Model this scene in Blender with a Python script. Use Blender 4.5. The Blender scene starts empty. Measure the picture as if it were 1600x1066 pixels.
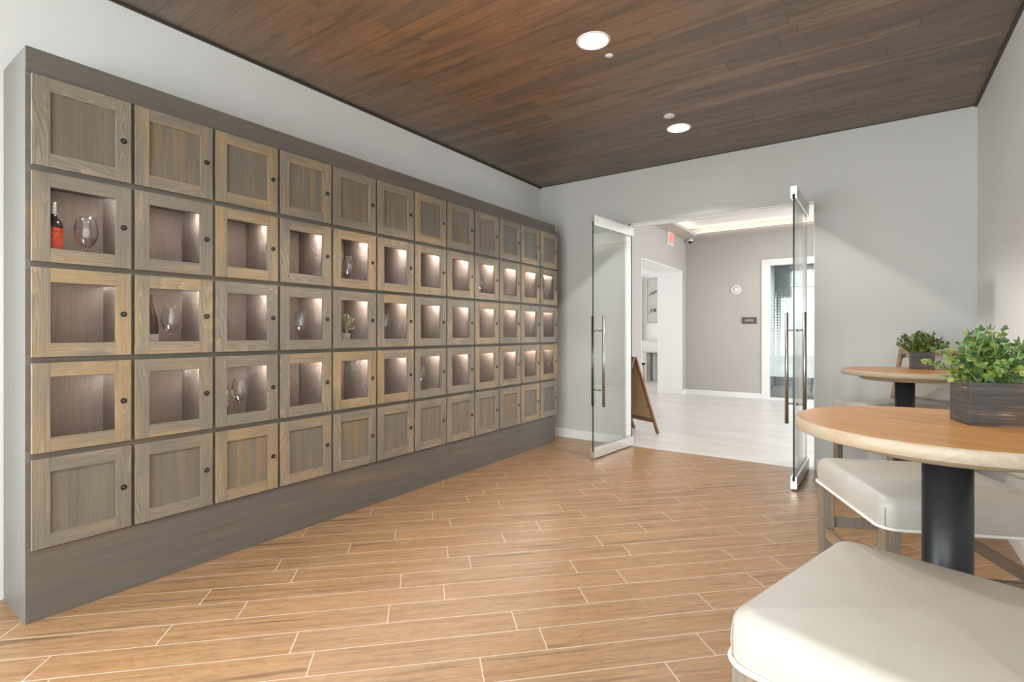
import bpy, bmesh, math, random
from mathutils import Vector, Matrix
C = bpy.context.scene.collection
SC = bpy.context.scene
R_ = random.Random(7)
PI = math.pi

# ------------------------------------------------------------------ node helper
class NT:
    def __init__(s, name):
        s.m = bpy.data.materials.new(name); s.m.use_nodes = True
        s.t = s.m.node_tree; s.t.nodes.clear()
        s.out = s.t.nodes.new('ShaderNodeOutputMaterial')
    def n(s, typ, **kw):
        nd = s.t.nodes.new('ShaderNode' + typ)
        for k, v in kw.items(): setattr(nd, k, v)
        return nd
    def put(s, sock, v):
        if v is None: return
        if hasattr(v, 'is_output'): s.t.links.new(v, sock)
        else:
            if isinstance(v, (tuple, list)) and len(v) == 3 and sock.type == 'RGBA': v = (*v, 1)
            sock.default_value = v
    def math(s, op, a, b=None, c=None, clamp=False):
        nd = s.n('Math', operation=op, use_clamp=clamp)
        s.put(nd.inputs[0], a); s.put(nd.inputs[1], b); s.put(nd.inputs[2], c)
        return nd.outputs[0]
    def mix(s, f, a, b, blend='MIX'):
        nd = s.n('Mix', data_type='RGBA', blend_type=blend)
        s.put(nd.inputs[0], f); s.put(nd.inputs[6], a); s.put(nd.inputs[7], b)
        return nd.outputs[2]
    def coord(s, kind='Object'): return s.n('TexCoord').outputs[kind]
    def sep(s, v):
        nd = s.n('SeparateXYZ'); s.put(nd.inputs[0], v); return nd.outputs
    def comb(s, x=0., y=0., z=0.):
        nd = s.n('CombineXYZ'); s.put(nd.inputs[0], x); s.put(nd.inputs[1], y); s.put(nd.inputs[2], z); return nd.outputs[0]
    def noise(s, v, scale=1., detail=4., rough=.55, dist=0.):
        nd = s.n('TexNoise'); s.put(nd.inputs['Vector'], v); s.put(nd.inputs['Scale'], scale)
        s.put(nd.inputs['Detail'], detail); s.put(nd.inputs['Roughness'], rough); s.put(nd.inputs['Distortion'], dist)
        return nd.outputs[0]
    def white(s, v):
        nd = s.n('TexWhiteNoise', noise_dimensions='3D'); s.put(nd.inputs[0], v); return nd.outputs[0]
    def ramp(s, f, stops, interp='LINEAR'):
        nd = s.n('ValToRGB'); cr = nd.color_ramp; cr.interpolation = interp
        while len(cr.elements) < len(stops): cr.elements.new(0.5)
        for e, (p, c) in zip(cr.elements, stops):
            e.position = p; e.color = (*c, 1) if len(c) == 3 else c
        s.put(nd.inputs[0], f); return nd.outputs[0]
    def maprange(s, v, a, b, c=0., d=1.):
        nd = s.n('MapRange'); s.put(nd.inputs[0], v)
        for i, x in enumerate((a, b, c, d)): nd.inputs[i + 1].default_value = x
        return nd.outputs[0]
    def principled(s, col, rough=.5, metal=0., spec=.5, bump=None, bs=.2, bd=.002, emis=None, es=0.):
        p = s.n('BsdfPrincipled')
        s.put(p.inputs['Base Color'], col); s.put(p.inputs['Roughness'], rough); s.put(p.inputs['Metallic'], metal)
        s.put(p.inputs['Specular IOR Level'], spec)
        if bump is not None:
            b = s.n('Bump'); b.inputs['Strength'].default_value = bs; b.inputs['Distance'].default_value = bd
            s.put(b.inputs['Height'], bump); s.t.links.new(b.outputs[0], p.inputs['Normal'])
        if emis is not None:
            s.put(p.inputs['Emission Color'], emis); p.inputs['Emission Strength'].default_value = es
        s.t.links.new(p.outputs[0], s.out.inputs[0]); return s.m

def plain(name, col, rough=.5, metal=0., spec=.5, var=.06, scale=6.):
    t = NT(name); n = t.noise(t.coord(), scale, 5)
    k = t.maprange(n, .3, .7, 1 - var, 1 + var)
    nd = t.n('VectorMath', operation='SCALE'); nd.inputs[0].default_value = col; t.put(nd.inputs['Scale'], k)
    return t.principled(nd.outputs[0], rough, metal, spec)

def emit(name, col, s):
    t = NT(name); e = t.n('Emission'); t.put(e.inputs[0], col); e.inputs[1].default_value = s
    t.t.links.new(e.outputs[0], t.out.inputs[0]); return t.m

def paint(name, col, rough=.6):
    t = NT(name); co = t.coord()
    big = t.noise(co, .8, 2); fine = t.noise(co, 260, 2)
    c = t.mix(t.maprange(big, .3, .7), tuple(x * .97 for x in col), tuple(x * 1.03 for x in col))
    return t.principled(c, rough, 0, .35, bump=fine, bs=.06, bd=.001)

def glassy(name, tint=(.95, .975, .965), f0=.04, boost=1.0):
    t = NT(name); g = t.n('NewGeometry')
    d = t.n('VectorMath', operation='DOT_PRODUCT')
    t.t.links.new(g.outputs['Normal'], d.inputs[0]); t.t.links.new(g.outputs['Incoming'], d.inputs[1])
    c = t.math('ABSOLUTE', d.outputs['Value'])
    f = t.math('POWER', t.math('SUBTRACT', 1., c, clamp=True), 5.)
    f = t.math('MULTIPLY', t.math('ADD', t.math('MULTIPLY', f, 1 - f0), f0), boost, clamp=True)
    tr = t.n('BsdfTransparent'); t.put(tr.inputs[0], tint)
    gl = t.n('BsdfGlossy'); t.put(gl.inputs[0], (1, 1, 1)); gl.inputs['Roughness'].default_value = .01
    mx = t.n('MixShader'); t.t.links.new(f, mx.inputs[0]); t.t.links.new(tr.outputs[0], mx.inputs[1]); t.t.links.new(gl.outputs[0], mx.inputs[2])
    t.t.links.new(mx.outputs[0], t.out.inputs[0]); return t.m

# ------------------------------------------------------------------ wood materials
def wood(name, axis, cols, scale=1., rough=.5, cath=.5, honey=.5, spec=.4, rand=True, boards=0.):
    """stained timber with grain along the object axis 0/1/2; cols = grey, dark, honey, pale; boards = width of glued-up staves"""
    t = NT(name); x, y, z = t.sep(t.coord())[:3]
    if rand:
        rnd = t.n('ObjectInfo').outputs['Random']
        off = t.math('MULTIPLY', rnd, 37.)
        r2 = t.math('FRACT', t.math('MULTIPLY', rnd, 91.7))
    else: off = 0.; r2 = .5
    a = [x, y, z]; along = a[axis]; c1, c2 = [a[i] for i in range(3) if i != axis]
    if axis != 0: c1, c2 = c2, c1          # c1 = the wide direction of the face
    along_o = t.math('ADD', along, off); c1o = t.math('ADD', c1, off)
    stave = .5
    if boards:
        st = t.math('FLOOR', t.math('DIVIDE', c1o, boards)); stave = t.white(t.comb(st, 2.2, off))
        along_o = t.math('ADD', along_o, t.math('MULTIPLY', stave, 9.))
    fine = t.noise(t.comb(t.math('MULTIPLY', along_o, 3.5 * scale), t.math('MULTIPLY', c1o, 120. * scale), t.math('MULTIPLY', c2, 60. * scale)), 1., 5, .62)
    mid = t.noise(t.comb(t.math('MULTIPLY', along_o, 1.7 * scale), t.math('MULTIPLY', c1o, 14. * scale), t.math('MULTIPLY', c2, 9. * scale)), 1., 3, .5)
    lab = t.noise(t.comb(t.math('MULTIPLY', along_o, 1.15 * scale), t.math('MULTIPLY', c1o, 10. * scale), t.math('MULTIPLY', c2, 3. * scale)), 1., 1.5, .4)
    rings = t.math('FRACT', t.math('MULTIPLY', lab, 22.))
    ring = t.math('POWER', rings, 2.2)
    ring = t.math('MULTIPLY', ring, t.maprange(t.noise(t.comb(t.math('MULTIPLY', along_o, 2.), t.math('MULTIPLY', c1o, 5.), 7.), 1., 2), .40, .62, 0., 1.))
    grey, dark, hon, pale = cols
    h = t.math('ADD', mid, t.math('MULTIPLY', t.math('SUBTRACT', r2, .5), .24))
    h = t.math('ADD', h, t.math('MULTIPLY', t.math('SUBTRACT', stave, .5), .18))
    hm = t.maprange(h, .62 - .25 * honey, .86 - .25 * honey)
    col = t.mix(hm, grey, hon)
    col = t.mix(t.math('MULTIPLY', t.maprange(fine, .42, .72), .5), col, dark)
    if boards: col = t.mix(t.math('MULTIPLY', stave, .28), col, dark)
    col = t.mix(t.math('MULTIPLY', ring, cath), col, pale)
    return t.principled(col, rough, 0, spec, bump=fine, bs=.12, bd=.001)

M = {}
LOCK_COLS = ((.215, .188, .152), (.108, .092, .074), (.36, .25, .138), (.56, .44, .29))
M['door_p'] = wood('locker_panel_wood', 2, ((.190, .166, .134), (.100, .086, .069), (.29, .205, .118), (.33, .27, .20)), 1., .5, .2, .5, boards=.038)
M['door_v'] = wood('locker_wood_upright', 2, LOCK_COLS, 1., .5, .38, .62)
M['door_h'] = wood('locker_wood_level', 1, LOCK_COLS, 1., .5, .38, .66)
CARC = ((.142, .124, .105), (.085, .074, .063), (.215, .155, .10), (.18, .158, .134))
M['carc_h'] = wood('carcass_wood_level', 1, CARC, .6, .55, .15, .3, rand=False)
M['carc_v'] = wood('carcass_wood_upright', 2, ((.165, .155, .142), (.12, .112, .104), (.18, .162, .14), (.34, .325, .30)), .7, .42, .12, .3, rand=False)
M['inner'] = wood('locker_interior_wood', 2, ((.19, .150, .128), (.10, .078, .066), (.215, .165, .133), (.24, .20, .175)), 1., .6, .12, .4, rand=False)
M['chair_wood'] = wood('chair_wood', 2, ((.215, .175, .14), (.085, .068, .055), (.40, .22, .10), (.33, .27, .21)), 1.6, .5, .3, .45)
M['chair_wood_h'] = wood('chair_wood_level', 0, ((.215, .175, .14), (.085, .068, .055), (.40, .22, .10), (.33, .27, .21)), 1.6, .5, .3, .45)
M['rail_wood'] = wood('chair_rail_wood', 0, ((.36, .215, .12), (.2, .11, .06), (.42, .23, .11), (.42, .28, .17)), 1.4, .45, .3, .5)
M['sign_wood'] = wood('sign_wood', 2, ((.20, .085, .035), (.10, .045, .02), (.24, .105, .045), (.26, .13, .06)), 1.4, .5, .2, .5)
def crate():
    t = NT('crate_wood'); co = t.coord(); x, y, z = t.sep(co)[:3]
    v = t.comb(t.math('MULTIPLY', x, 9.), t.math('MULTIPLY', y, 9.), t.math('MULTIPLY', z, 160.))
    g = t.noise(v, 1., 5, .65); m = t.noise(co, 11., 3, .5); w = t.noise(co, 70., 4, .7)
    c = t.mix(t.maprange(g, .35, .7), (.030, .027, .026), (.085, .076, .072))
    c = t.mix(t.math('MULTIPLY', t.maprange(m, .42, .7), .55), c, (.11, .06, .035))
    sc = t.math('MULTIPLY', t.math('MULTIPLY', t.maprange(g, .53, .66), t.maprange(m, .48, .62)), .85)
    c = t.mix(sc, c, (.38, .24, .14))
    c = t.mix(t.math('MULTIPLY', t.math('GREATER_THAN', w, .70), .6), c, (.45, .42, .40))
    return t.principled(c, .55, 0, .4, bump=g, bs=.2, bd=.001)
M['crate'] = crate()

def table_mat():
    t = NT('table_wood'); x, y, z = t.sep(t.coord())[:3]
    p = t.math('MULTIPLY', y, 1 / .095); row = t.math('FLOOR', p); fr = t.math('FRACT', p)
    r = t.white(t.comb(row, 3.3, 0.))
    v = t.comb(t.math('MULTIPLY', t.math('ADD', x, t.math('MULTIPLY', r, 20.)), 2.6), t.math('MULTIPLY', y, 38.), t.math('MULTIPLY', z, 30.))
    g = t.noise(v, 1., 5, .6)
    v2 = t.comb(t.math('MULTIPLY', t.math('ADD', x, t.math('MULTIPLY', r, 9.)), 1.4), t.math('MULTIPLY', y, 8.), 0.)
    m = t.noise(v2, 1., 3)
    c = t.mix(r, (.60, .295, .095), (.50, .235, .075))
    c = t.mix(t.math('MULTIPLY', t.maprange(g, .42, .7), .55), c, (.27, .125, .05))
    c = t.mix(t.math('MULTIPLY', t.maprange(m, .55, .8), .5), c, (.62, .37, .17))
    seam = t.math('LESS_THAN', fr, .012)
    c = t.mix(t.math('MULTIPLY', seam, .6), c, (.25, .12, .05))
    return t.principled(c, .34, 0, .45, bump=g, bs=.05, bd=.001)
M['table'] = table_mat()
M['table_edge'] = wood('table_edge_wood', 0, ((.40, .325, .245), (.28, .21, .145), (.42, .28, .15), (.50, .44, .36)), 1.3, .45, .25, .4, rand=False)
M['table_plate'] = wood('table_plate_wood', 0, ((.33, .25, .17), (.2, .14, .09), (.36, .25, .15), (.4, .32, .24)), 1.2, .5, .2, .4, rand=False)

PITCH, LEN = .1465, .882
def floor_mat():
    t = NT('wood_look_tile'); x, y, z = t.sep(t.coord())[:3]
    k = 1 / math.sqrt(2)
    p = t.math('MULTIPLY', t.math('SUBTRACT', y, x), k); s = t.math('MULTIPLY', t.math('ADD', x, y), k)
    pr = t.math('MULTIPLY', t.math('SUBTRACT', p, 1.915), 1 / PITCH)
    row = t.math('FLOOR', pr); pf = t.math('FRACT', pr)
    known = {-2: .007, -1: .218, 0: .481, 1: .391, 2: .744, 3: .108, 4: .785, 5: .257, 6: .146, 7: .484, 8: .731, 9: .185, 10: .078, 11: .55, 12: .336, 13: .471, 14: .603}
    rr = random.Random(5); stops = []; last = .3
    for r in range(-10, 22):
        o = known.get(r)
        if o is None:
            o = (last + rr.choice((.27, .36, .52, .6)) * LEN) % LEN
        last = o
        stops.append(((r + 10) / 32 + (.002 if r > -10 else 0), (o, o, o)))
    off = t.ramp(t.math('DIVIDE', t.math('ADD', row, 10.5), 32.), stops, 'CONSTANT')
    sr = t.math('DIVIDE', t.math('SUBTRACT', s, off), LEN)
    col = t.math('FLOOR', sr); sf = t.math('FRACT', sr)
    r1 = t.white(t.comb(row, col, 1.7)); r2 = t.white(t.comb(col, row, 9.1))
    gx = .0022
    dp = t.math('MULTIPLY', t.math('MINIMUM', pf, t.math('SUBTRACT', 1., pf)), PITCH)
    ds = t.math('MULTIPLY', t.math('MINIMUM', sf, t.math('SUBTRACT', 1., sf)), LEN)
    gm = t.math('MAXIMUM', t.math('LESS_THAN', dp, gx), t.math('LESS_THAN', ds, gx))
    so = t.math('ADD', s, t.math('MULTIPLY', r1, 53.)); po = t.math('ADD', p, t.math('MULTIPLY', r2, 31.))
    fine = t.noise(t.comb(t.math('MULTIPLY', so, 7.), t.math('MULTIPLY', po, 95.), 0.), 1., 6, .65)
    mid = t.noise(t.comb(t.math('MULTIPLY', so, 1.15), t.math('MULTIPLY', po, 22.), 0.), 1., 4, .55, .15)
    rings = t.math('POWER', t.math('FRACT', t.math('MULTIPLY', t.noise(t.comb(t.math('MULTIPLY', so, 2.4), t.math('MULTIPLY', po, 9.), 3.), 1., 1), 12.)), 2.5)
    c = t.mix(r1, (.385, .212, .100), (.315, .17, .078))
    c = t.mix(t.maprange(mid, .40, .60), c, (.46, .278, .145))
    c = t.mix(t.math('MULTIPLY', t.maprange(mid, .53, .70), .9), c, (.150, .083, .044))
    c = t.mix(t.math('MULTIPLY', t.maprange(fine, .48, .74), .55), c, (.14, .078, .042))
    c = t.mix(t.math('MULTIPLY', rings, .3), c, (.18, .10, .052))
    c = t.mix(gm, c, (.58, .51, .43))
    ro = t.math('ADD', .27, t.math('MULTIPLY', fine, .12))
    h = t.math('SUBTRACT', t.math('MULTIPLY', fine, .15), gm)
    return t.principled(c, ro, 0, .5, bump=h, bs=.12, bd=.0015)
M['floor'] = floor_mat()

def ceil_mat():
    t = NT('ceiling_plank_wood'); x, y, z = t.sep(t.coord())[:3]
    w = .122
    pr = t.math('MULTIPLY', t.math('SUBTRACT', y, 3.017), 1 / w); row = t.math('FLOOR', pr); pf = t.math('FRACT', pr)
    ro = t.white(t.comb(row, .37, 4.2)); rl = t.math('ADD', 1.1, t.math('MULTIPLY', t.white(t.comb(row, 7.7, 1.2)), .9))
    sr = t.math('DIVIDE', t.math('ADD', x, t.math('MULTIPLY', ro, 5.)), rl)
    col = t.math('FLOOR', sr); sf = t.math('FRACT', sr)
    r1 = t.white(t.comb(row, col, 2.3)); r2 = t.white(t.comb(col, row, 6.1)); r3 = t.white(t.comb(col, row, 16.1))
    xo = t.math('ADD', x, t.math('MULTIPLY', r2, 40.))
    fine = t.noise(t.comb(t.math('MULTIPLY', xo, 5.), t.math('MULTIPLY', y, 75.), 0.), 1., 6, .6)
    mid = t.noise(t.comb(t.math('MULTIPLY', xo, 1.3), t.math('MULTIPLY', y, 13.), r1), 1., 4, .55, .5)
    big = t.noise(t.comb(t.math('MULTIPLY', x, .8), t.math('MULTIPLY', y, .8), 4.), 1., 2)
    c = t.mix(r1, (.215, .148, .104), (.18, .147, .12))
    c = t.mix(t.math('MULTIPLY', t.maprange(r3, .70, .9), .55), c, (.37,.265,.17))
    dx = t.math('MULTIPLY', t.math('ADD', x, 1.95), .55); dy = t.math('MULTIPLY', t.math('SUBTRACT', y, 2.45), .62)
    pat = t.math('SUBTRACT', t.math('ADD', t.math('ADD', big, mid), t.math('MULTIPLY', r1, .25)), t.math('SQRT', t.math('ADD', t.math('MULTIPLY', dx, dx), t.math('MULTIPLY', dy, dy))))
    c = t.mix(t.math('MULTIPLY', t.maprange(pat, .1, .95), .9), c, (.34, .17, .078))  # warm bounce light painted into the plank colour as an orange patch
    c = t.mix(t.math('MULTIPLY', t.maprange(mid, .45, .68), .75), c, (.098, .078, .062))
    c = t.mix(t.math('MULTIPLY', t.maprange(fine, .45, .72), .5), c, (.085, .064, .05))
    c = t.mix(t.math('MULTIPLY', t.maprange(r2, .0, .3, 1., 0.), .6), c, (.115, .10, .088))
    dp = t.math('MULTIPLY', t.math('MINIMUM', pf, t.math('SUBTRACT', 1., pf)), w)
    ds = t.math('MULTIPLY', t.math('MINIMUM', sf, t.math('SUBTRACT', 1., sf)), rl)
    gm = t.math('MAXIMUM', t.math('LESS_THAN', dp, .0011), t.math('LESS_THAN', ds, .0013))
    c = t.mix(t.math('MULTIPLY', gm, .8), c, (.03, .022, .017))
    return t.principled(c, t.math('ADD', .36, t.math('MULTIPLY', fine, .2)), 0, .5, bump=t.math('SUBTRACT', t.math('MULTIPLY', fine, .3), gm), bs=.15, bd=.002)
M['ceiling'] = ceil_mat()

def hall_floor_mat():
    t = NT('pale_hall_tile'); x, y, z = t.sep(t.coord())[:3]
    b = t.n('TexBrick'); b.offset = .33; b.inputs['Scale'].default_value = 1.
    b.inputs['Brick Width'].default_value = 1.2; b.inputs['Row Height'].default_value = .6; b.inputs['Mortar Size'].default_value = .002
    t.put(b.inputs['Vector'], t.coord())
    n = t.noise(t.comb(t.math('MULTIPLY', x, 1.2), t.math('MULTIPLY', y, 5.), 0.), 1., 5, .6, .5)
    c = t.mix(t.maprange(n, .35, .7), (.60, .565, .53), (.72, .69, .66))
    c = t.mix(t.math('MULTIPLY', b.outputs['Fac'], .35), c, (.5, .47, .44))
    return t.principled(c, .3, 0, .5)
M['hall_floor'] = hall_floor_mat()

M['wall'] = paint('grey_wall_paint', (.75, .75, .74))
M['far_wall'] = paint('end_wall_dimmed_paint', (.56, .55, .535))  # same paint as the side walls, its weaker light put into a darker tone
M['hall_wall'] = paint('greige_wall_paint', (.46, .435, .41))
M['white'] = paint('white_trim_paint', (.80, .795, .78), .45)
M['white_wall'] = paint('white_wall_paint', (.82, .82, .81))
M['soffit'] = paint('soffit_paint', (.50, .455, .40))
M['tray'] = paint('tray_ceiling_paint', (.78, .75, .73))
M['dark_trim'] = plain('dark_ceiling_trim', (.045, .037, .03), .5)
M['alu'] = plain('brushed_aluminium', (.72, .715, .70), .3, .85, var=.03, scale=20)
M['steel'] = plain('brushed_steel', (.40, .388, .37), .34, 1., var=.05, scale=30)
M['black_metal'] = plain('black_column_metal', (.016, .017, .02), .38, 0., .5)
M['lock'] = plain('black_lock', (.014, .013, .012), .35, .3)
M['lockkey'] = plain('lock_core', (.16, .145, .125), .35, .8)
M['wire'] = plain('bronze_mesh_metal', (.085, .072, .064), .5, .25)
M['glass'] = glassy('clear_door_glass', (.955, .975, .965), .045)
M['pane'] = glassy('window_glass', (.94, .96, .95), .04)
M['wineglass'] = glassy('wine_glass', (.972, .972, .972), .075, 2.4)
M['wineglass_stem'] = glassy('wine_glass_stem', (.93, .93, .93), .24, 2.)
M['gedge'] = plain('green_glass_edge', (.010, .018, .014), .2, spec=.3)
M['led'] = emit('led_strip_light', (1., .90, .81), 175.)
M['cove'] = emit('cove_strip_light', (1., .89, .72), 6.)
M['lamp'] = emit('downlight_lens', (1., .97, .92), 14.)
M['white_plastic'] = plain('white_plastic', (.78, .77, .75), .4, var=.02)
M['dark_plastic'] = plain('dark_plastic', (.03, .03, .03), .25)
M['exit_red'] = emit('exit_letters', (1., .09, .06), 2.2)
M['exit_face'] = emit('exit_face', (1., .58, .48), .62)
M['sign_plate'] = plain('sign_plate', (.10, .088, .08), .45)
M['letter'] = plain('white_lettering', (.82, .81, .79), .5)
M['bottle'] = plain('dark_bottle_glass', (.012, .012, .009), .08, 0, .6)
M['bottle_red'] = plain('wine_dark_bottle_glass', (.035, .012, .009), .1, 0, .6)
M['label_red'] = plain('orange_red_label', (.72, .075, .025), .5)
M['label_white'] = plain('white_label', (.78, .76, .73), .55)
M['capsule'] = plain('silver_capsule', (.55, .54, .53), .3, .7)
M['capsule_dark'] = plain('dark_capsule', (.05, .03, .03), .35, .2)
M['pot'] = plain('white_pot', (.78, .76, .74), .4)
M['soil'] = plain('soil', (.05, .035, .022), .9, var=.3, scale=60)
M['stem'] = plain('plant_stem', (.20, .30, .10), .5)
M['chalk'] = plain('chalkboard', (.035, .037, .036), .7)
M['kraft'] = plain('tan_backing_board', (.40, .27, .165), .7)
M['black_fabric'] = plain('dark_blue_fabric', (.02, .022, .035), .8)
M['office_wall'] = paint('office_wall_paint', (.40, .42, .44))
M['carpet'] = plain('office_carpet', (.16, .15, .145), .95, var=.25, scale=40)
M['blind'] = plain('white_blind_slat', (.74, .75, .75), .5)

def leather():
    t = NT('cream_leather'); co = t.coord()
    big = t.noise(co, 2.6, 3, .6); fine = t.noise(co, 180, 4)
    c = t.mix(t.maprange(big, .32, .68), (.405, .365, .305), (.455, .43, .39))
    return t.principled(c, .42, 0, .45, bump=fine, bs=.08, bd=.001)
M['leather'] = leather()
M['piping'] = plain('pale_piping', (.72, .69, .64), .45)

def leafmat(name, stops, rough=.45):
    t = NT(name); r = t.n('NewGeometry').outputs['Random Per Island']
    c = t.ramp(r, stops); n = t.noise(t.coord(), 60, 2)
    c = t.mix(t.math('MULTIPLY', n, .25), c, (.10, .16, .05))
    p = t.n('BsdfPrincipled'); t.put(p.inputs['Base Color'], c); p.inputs['Roughness'].default_value = rough
    tr = t.n('BsdfTranslucent'); t.put(tr.inputs[0], c)
    mx = t.n('MixShader'); mx.inputs[0].default_value = .25
    t.t.links.new(p.outputs[0], mx.inputs[1]); t.t.links.new(tr.outputs[0], mx.inputs[2]); t.t.links.new(mx.outputs[0], t.out.inputs[0])
    return t.m
M['leaf_euc'] = leafmat('eucalyptus_leaf', [(0, (.30, .36, .06)), (.3, (.15, .25, .045)), (.6, (.065, .15, .05)), (.82, (.10, .19, .11)), (1, (.42, .42, .10))])
M['leaf_box'] = leafmat('boxwood_leaf', [(0, (.045, .085, .015)), (.35, (.16, .22, .03)), (.6, (.07, .11, .02)), (.82, (.035, .03, .025)), (1, (.40, .42, .09))])
M['leaf_pale'] = leafmat('pale_sprig_leaf', [(0, (.20, .20, .08)), (.5, (.42, .40, .24)), (1, (.62, .58, .42))])
M['leaf_tree'] = leafmat('tree_leaf', [(0, (.10, .30, .06)), (1, (.30, .55, .18))])

def frost_mat():
    """frosted film: solid low down, breaking up into a grid of dots that shrink upwards (object z = height)"""
    t = NT('frosted_dot_film'); x, y, z = t.sep(t.coord())[:3]
    q = .05
    fx = t.math('SUBTRACT', t.math('FRACT', t.math('MULTIPLY', x, 1 / q)), .5)
    fz = t.math('SUBTRACT', t.math('FRACT', t.math('MULTIPLY', z, 1 / q)), .5)
    d = t.math('SQRT', t.math('ADD', t.math('MULTIPLY', fx, fx), t.math('MULTIPLY', fz, fz)))
    rad = t.maprange(z, .90, 1.95, .72, .12)
    m = t.math('LESS_THAN', d, rad)
    tr = t.n('BsdfTransparent'); df = t.n('BsdfTranslucent'); t.put(df.inputs[0], (.90, .91, .92))
    d2 = t.n('BsdfDiffuse'); t.put(d2.inputs[0], (.87, .88, .89))
    m1 = t.n('MixShader'); m1.inputs[0].default_value = .45
    t.t.links.new(df.outputs[0], m1.inputs[1]); t.t.links.new(d2.outputs[0], m1.inputs[2])
    mx = t.n('MixShader'); t.t.links.new(m, mx.inputs[0]); t.t.links.new(tr.outputs[0], mx.inputs[1]); t.t.links.new(m1.outputs[0], mx.inputs[2])
    t.t.links.new(mx.outputs[0], t.out.inputs[0]); return t.m
M['frost'] = frost_mat()

# ------------------------------------------------------------------ mesh helpers
def box(bm, a, b, mi=0, bev=0.):
    x0, y0, z0 = [min(a[i], b[i]) for i in range(3)]; x1, y1, z1 = [max(a[i], b[i]) for i in range(3)]
    tmp = bm if bev == 0 else bmesh.new()
    vs = [tmp.verts.new(p) for p in ((x0,y0,z0),(x1,y0,z0),(x1,y1,z0),(x0,y1,z0),(x0,y0,z1),(x1,y0,z1),(x1,y1,z1),(x0,y1,z1))]
    for f in ((0,3,2,1),(4,5,6,7),(0,1,5,4),(1,2,6,5),(2,3,7,6),(3,0,4,7)):
        tmp.faces.new([vs[i] for i in f]).material_index = mi
    if bev:
        bmesh.ops.bevel(tmp, geom=list(tmp.edges), offset=bev, segments=2, affect='EDGES', profile=.6)
        for f in tmp.faces: f.material_index = mi
        join(bm, tmp)
def join(bm, tmp, mat=None):
    if mat is not None: bmesh.ops.transform(tmp, matrix=mat, verts=tmp.verts)
    mp = {v: bm.verts.new(v.co) for v in tmp.verts}
    for f in tmp.faces:
        try:
            g = bm.faces.new([mp[v] for v in f.verts]); g.material_index = f.material_index; g.smooth = f.smooth
        except ValueError: pass
    tmp.free()
def tube(bm, p0, p1, r0, r1=None, n=16, cap=True, mi=0, smooth=True):
    p0 = Vector(p0); p1 = Vector(p1); r1 = r0 if r1 is None else r1
    d = (p1 - p0).normalized(); u = d.orthogonal().normalized(); w = d.cross(u)
    A = [bm.verts.new(p0 + (u * math.cos(2*PI*i/n) + w * math.sin(2*PI*i/n)) * r0) for i in range(n)]
    B = [bm.verts.new(p1 + (u * math.cos(2*PI*i/n) + w * math.sin(2*PI*i/n)) * r1) for i in range(n)]
    for i in range(n):
        f = bm.faces.new((A[i], A[(i+1)%n], B[(i+1)%n], B[i])); f.smooth = smooth; f.material_index = mi
    if cap:
        bm.faces.new(A[::-1]).material_index = mi; bm.faces.new(B).material_index = mi
def path(bm, pts, r, n=8, closed=False, mi=0):
    pts = [Vector(p) for p in pts]; N = len(pts); rings = []
    for i, p in enumerate(pts):
        if closed: d = (pts[(i+1)%N] - pts[i-1]).normalized()
        else: d = (pts[min(i+1, N-1)] - pts[max(i-1, 0)]).normalized()
        ref = Vector((0,0,1)) if abs(d.z) < .9 else Vector((1,0,0))
        u = d.cross(ref).normalized(); w = u.cross(d)
        rings.append([bm.verts.new(p + (u*math.cos(2*PI*k/n) + w*math.sin(2*PI*k/n)) * r) for k in range(n)])
    for i in range(N if closed else N-1):
        A, B = rings[i], rings[(i+1)%N]
        for k in range(n):
            f = bm.faces.new((A[k], A[(k+1)%n], B[(k+1)%n], B[k])); f.smooth = True; f.material_index = mi
    if not closed: bm.faces.new(rings[0][::-1]); bm.faces.new(rings[-1])
def lathe(bm, prof, n=32, mi=0):
    rings = []
    for r, z in prof:
        if r < 1e-6: rings.append([bm.verts.new((0,0,z))])
        else: rings.append([bm.verts.new((r*math.cos(2*PI*i/n), r*math.sin(2*PI*i/n), z)) for i in range(n)])
    for A, B in zip(rings, rings[1:]):
        for i in range(n):
            j = (i+1) % n
            if len(A) == 1 and len(B) == 1: continue
            if len(A) == 1: f = bm.faces.new((A[0], B[j], B[i]))
            elif len(B) == 1: f = bm.faces.new((A[i], A[j], B[0]))
            else: f = bm.faces.new((A[i], A[j], B[j], B[i]))
            f.smooth = True; f.material_index = mi
def prism(bm, poly, z0, z1, mi=0):
    a = [bm.verts.new((x, y, z0)) for x, y in poly]; b = [bm.verts.new((x, y, z1)) for x, y in poly]; n = len(poly)
    bm.faces.new(a[::-1]).material_index = mi; bm.faces.new(b).material_index = mi
    for i in range(n): bm.faces.new((a[i], a[(i+1)%n], b[(i+1)%n], b[i])).material_index = mi
def beam(bm, p0, p1, w, d, up=(0,1,0), mi=0, bev=.003):
    """square bar from p0 to p1, w across (side), d along 'up'"""
    p0 = Vector(p0); p1 = Vector(p1); L = (p1-p0).length; z = (p1-p0).normalized()
    y = Vector(up); y = (y - z*y.dot(z)).normalized(); x = y.cross(z)
    t = bmesh.new(); box(t, (-w/2, -d/2, 0), (w/2, d/2, L), mi, bev)
    m = Matrix((x, y, z)).transposed().to_4x4(); m.translation = p0
    join(bm, t, m)

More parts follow.
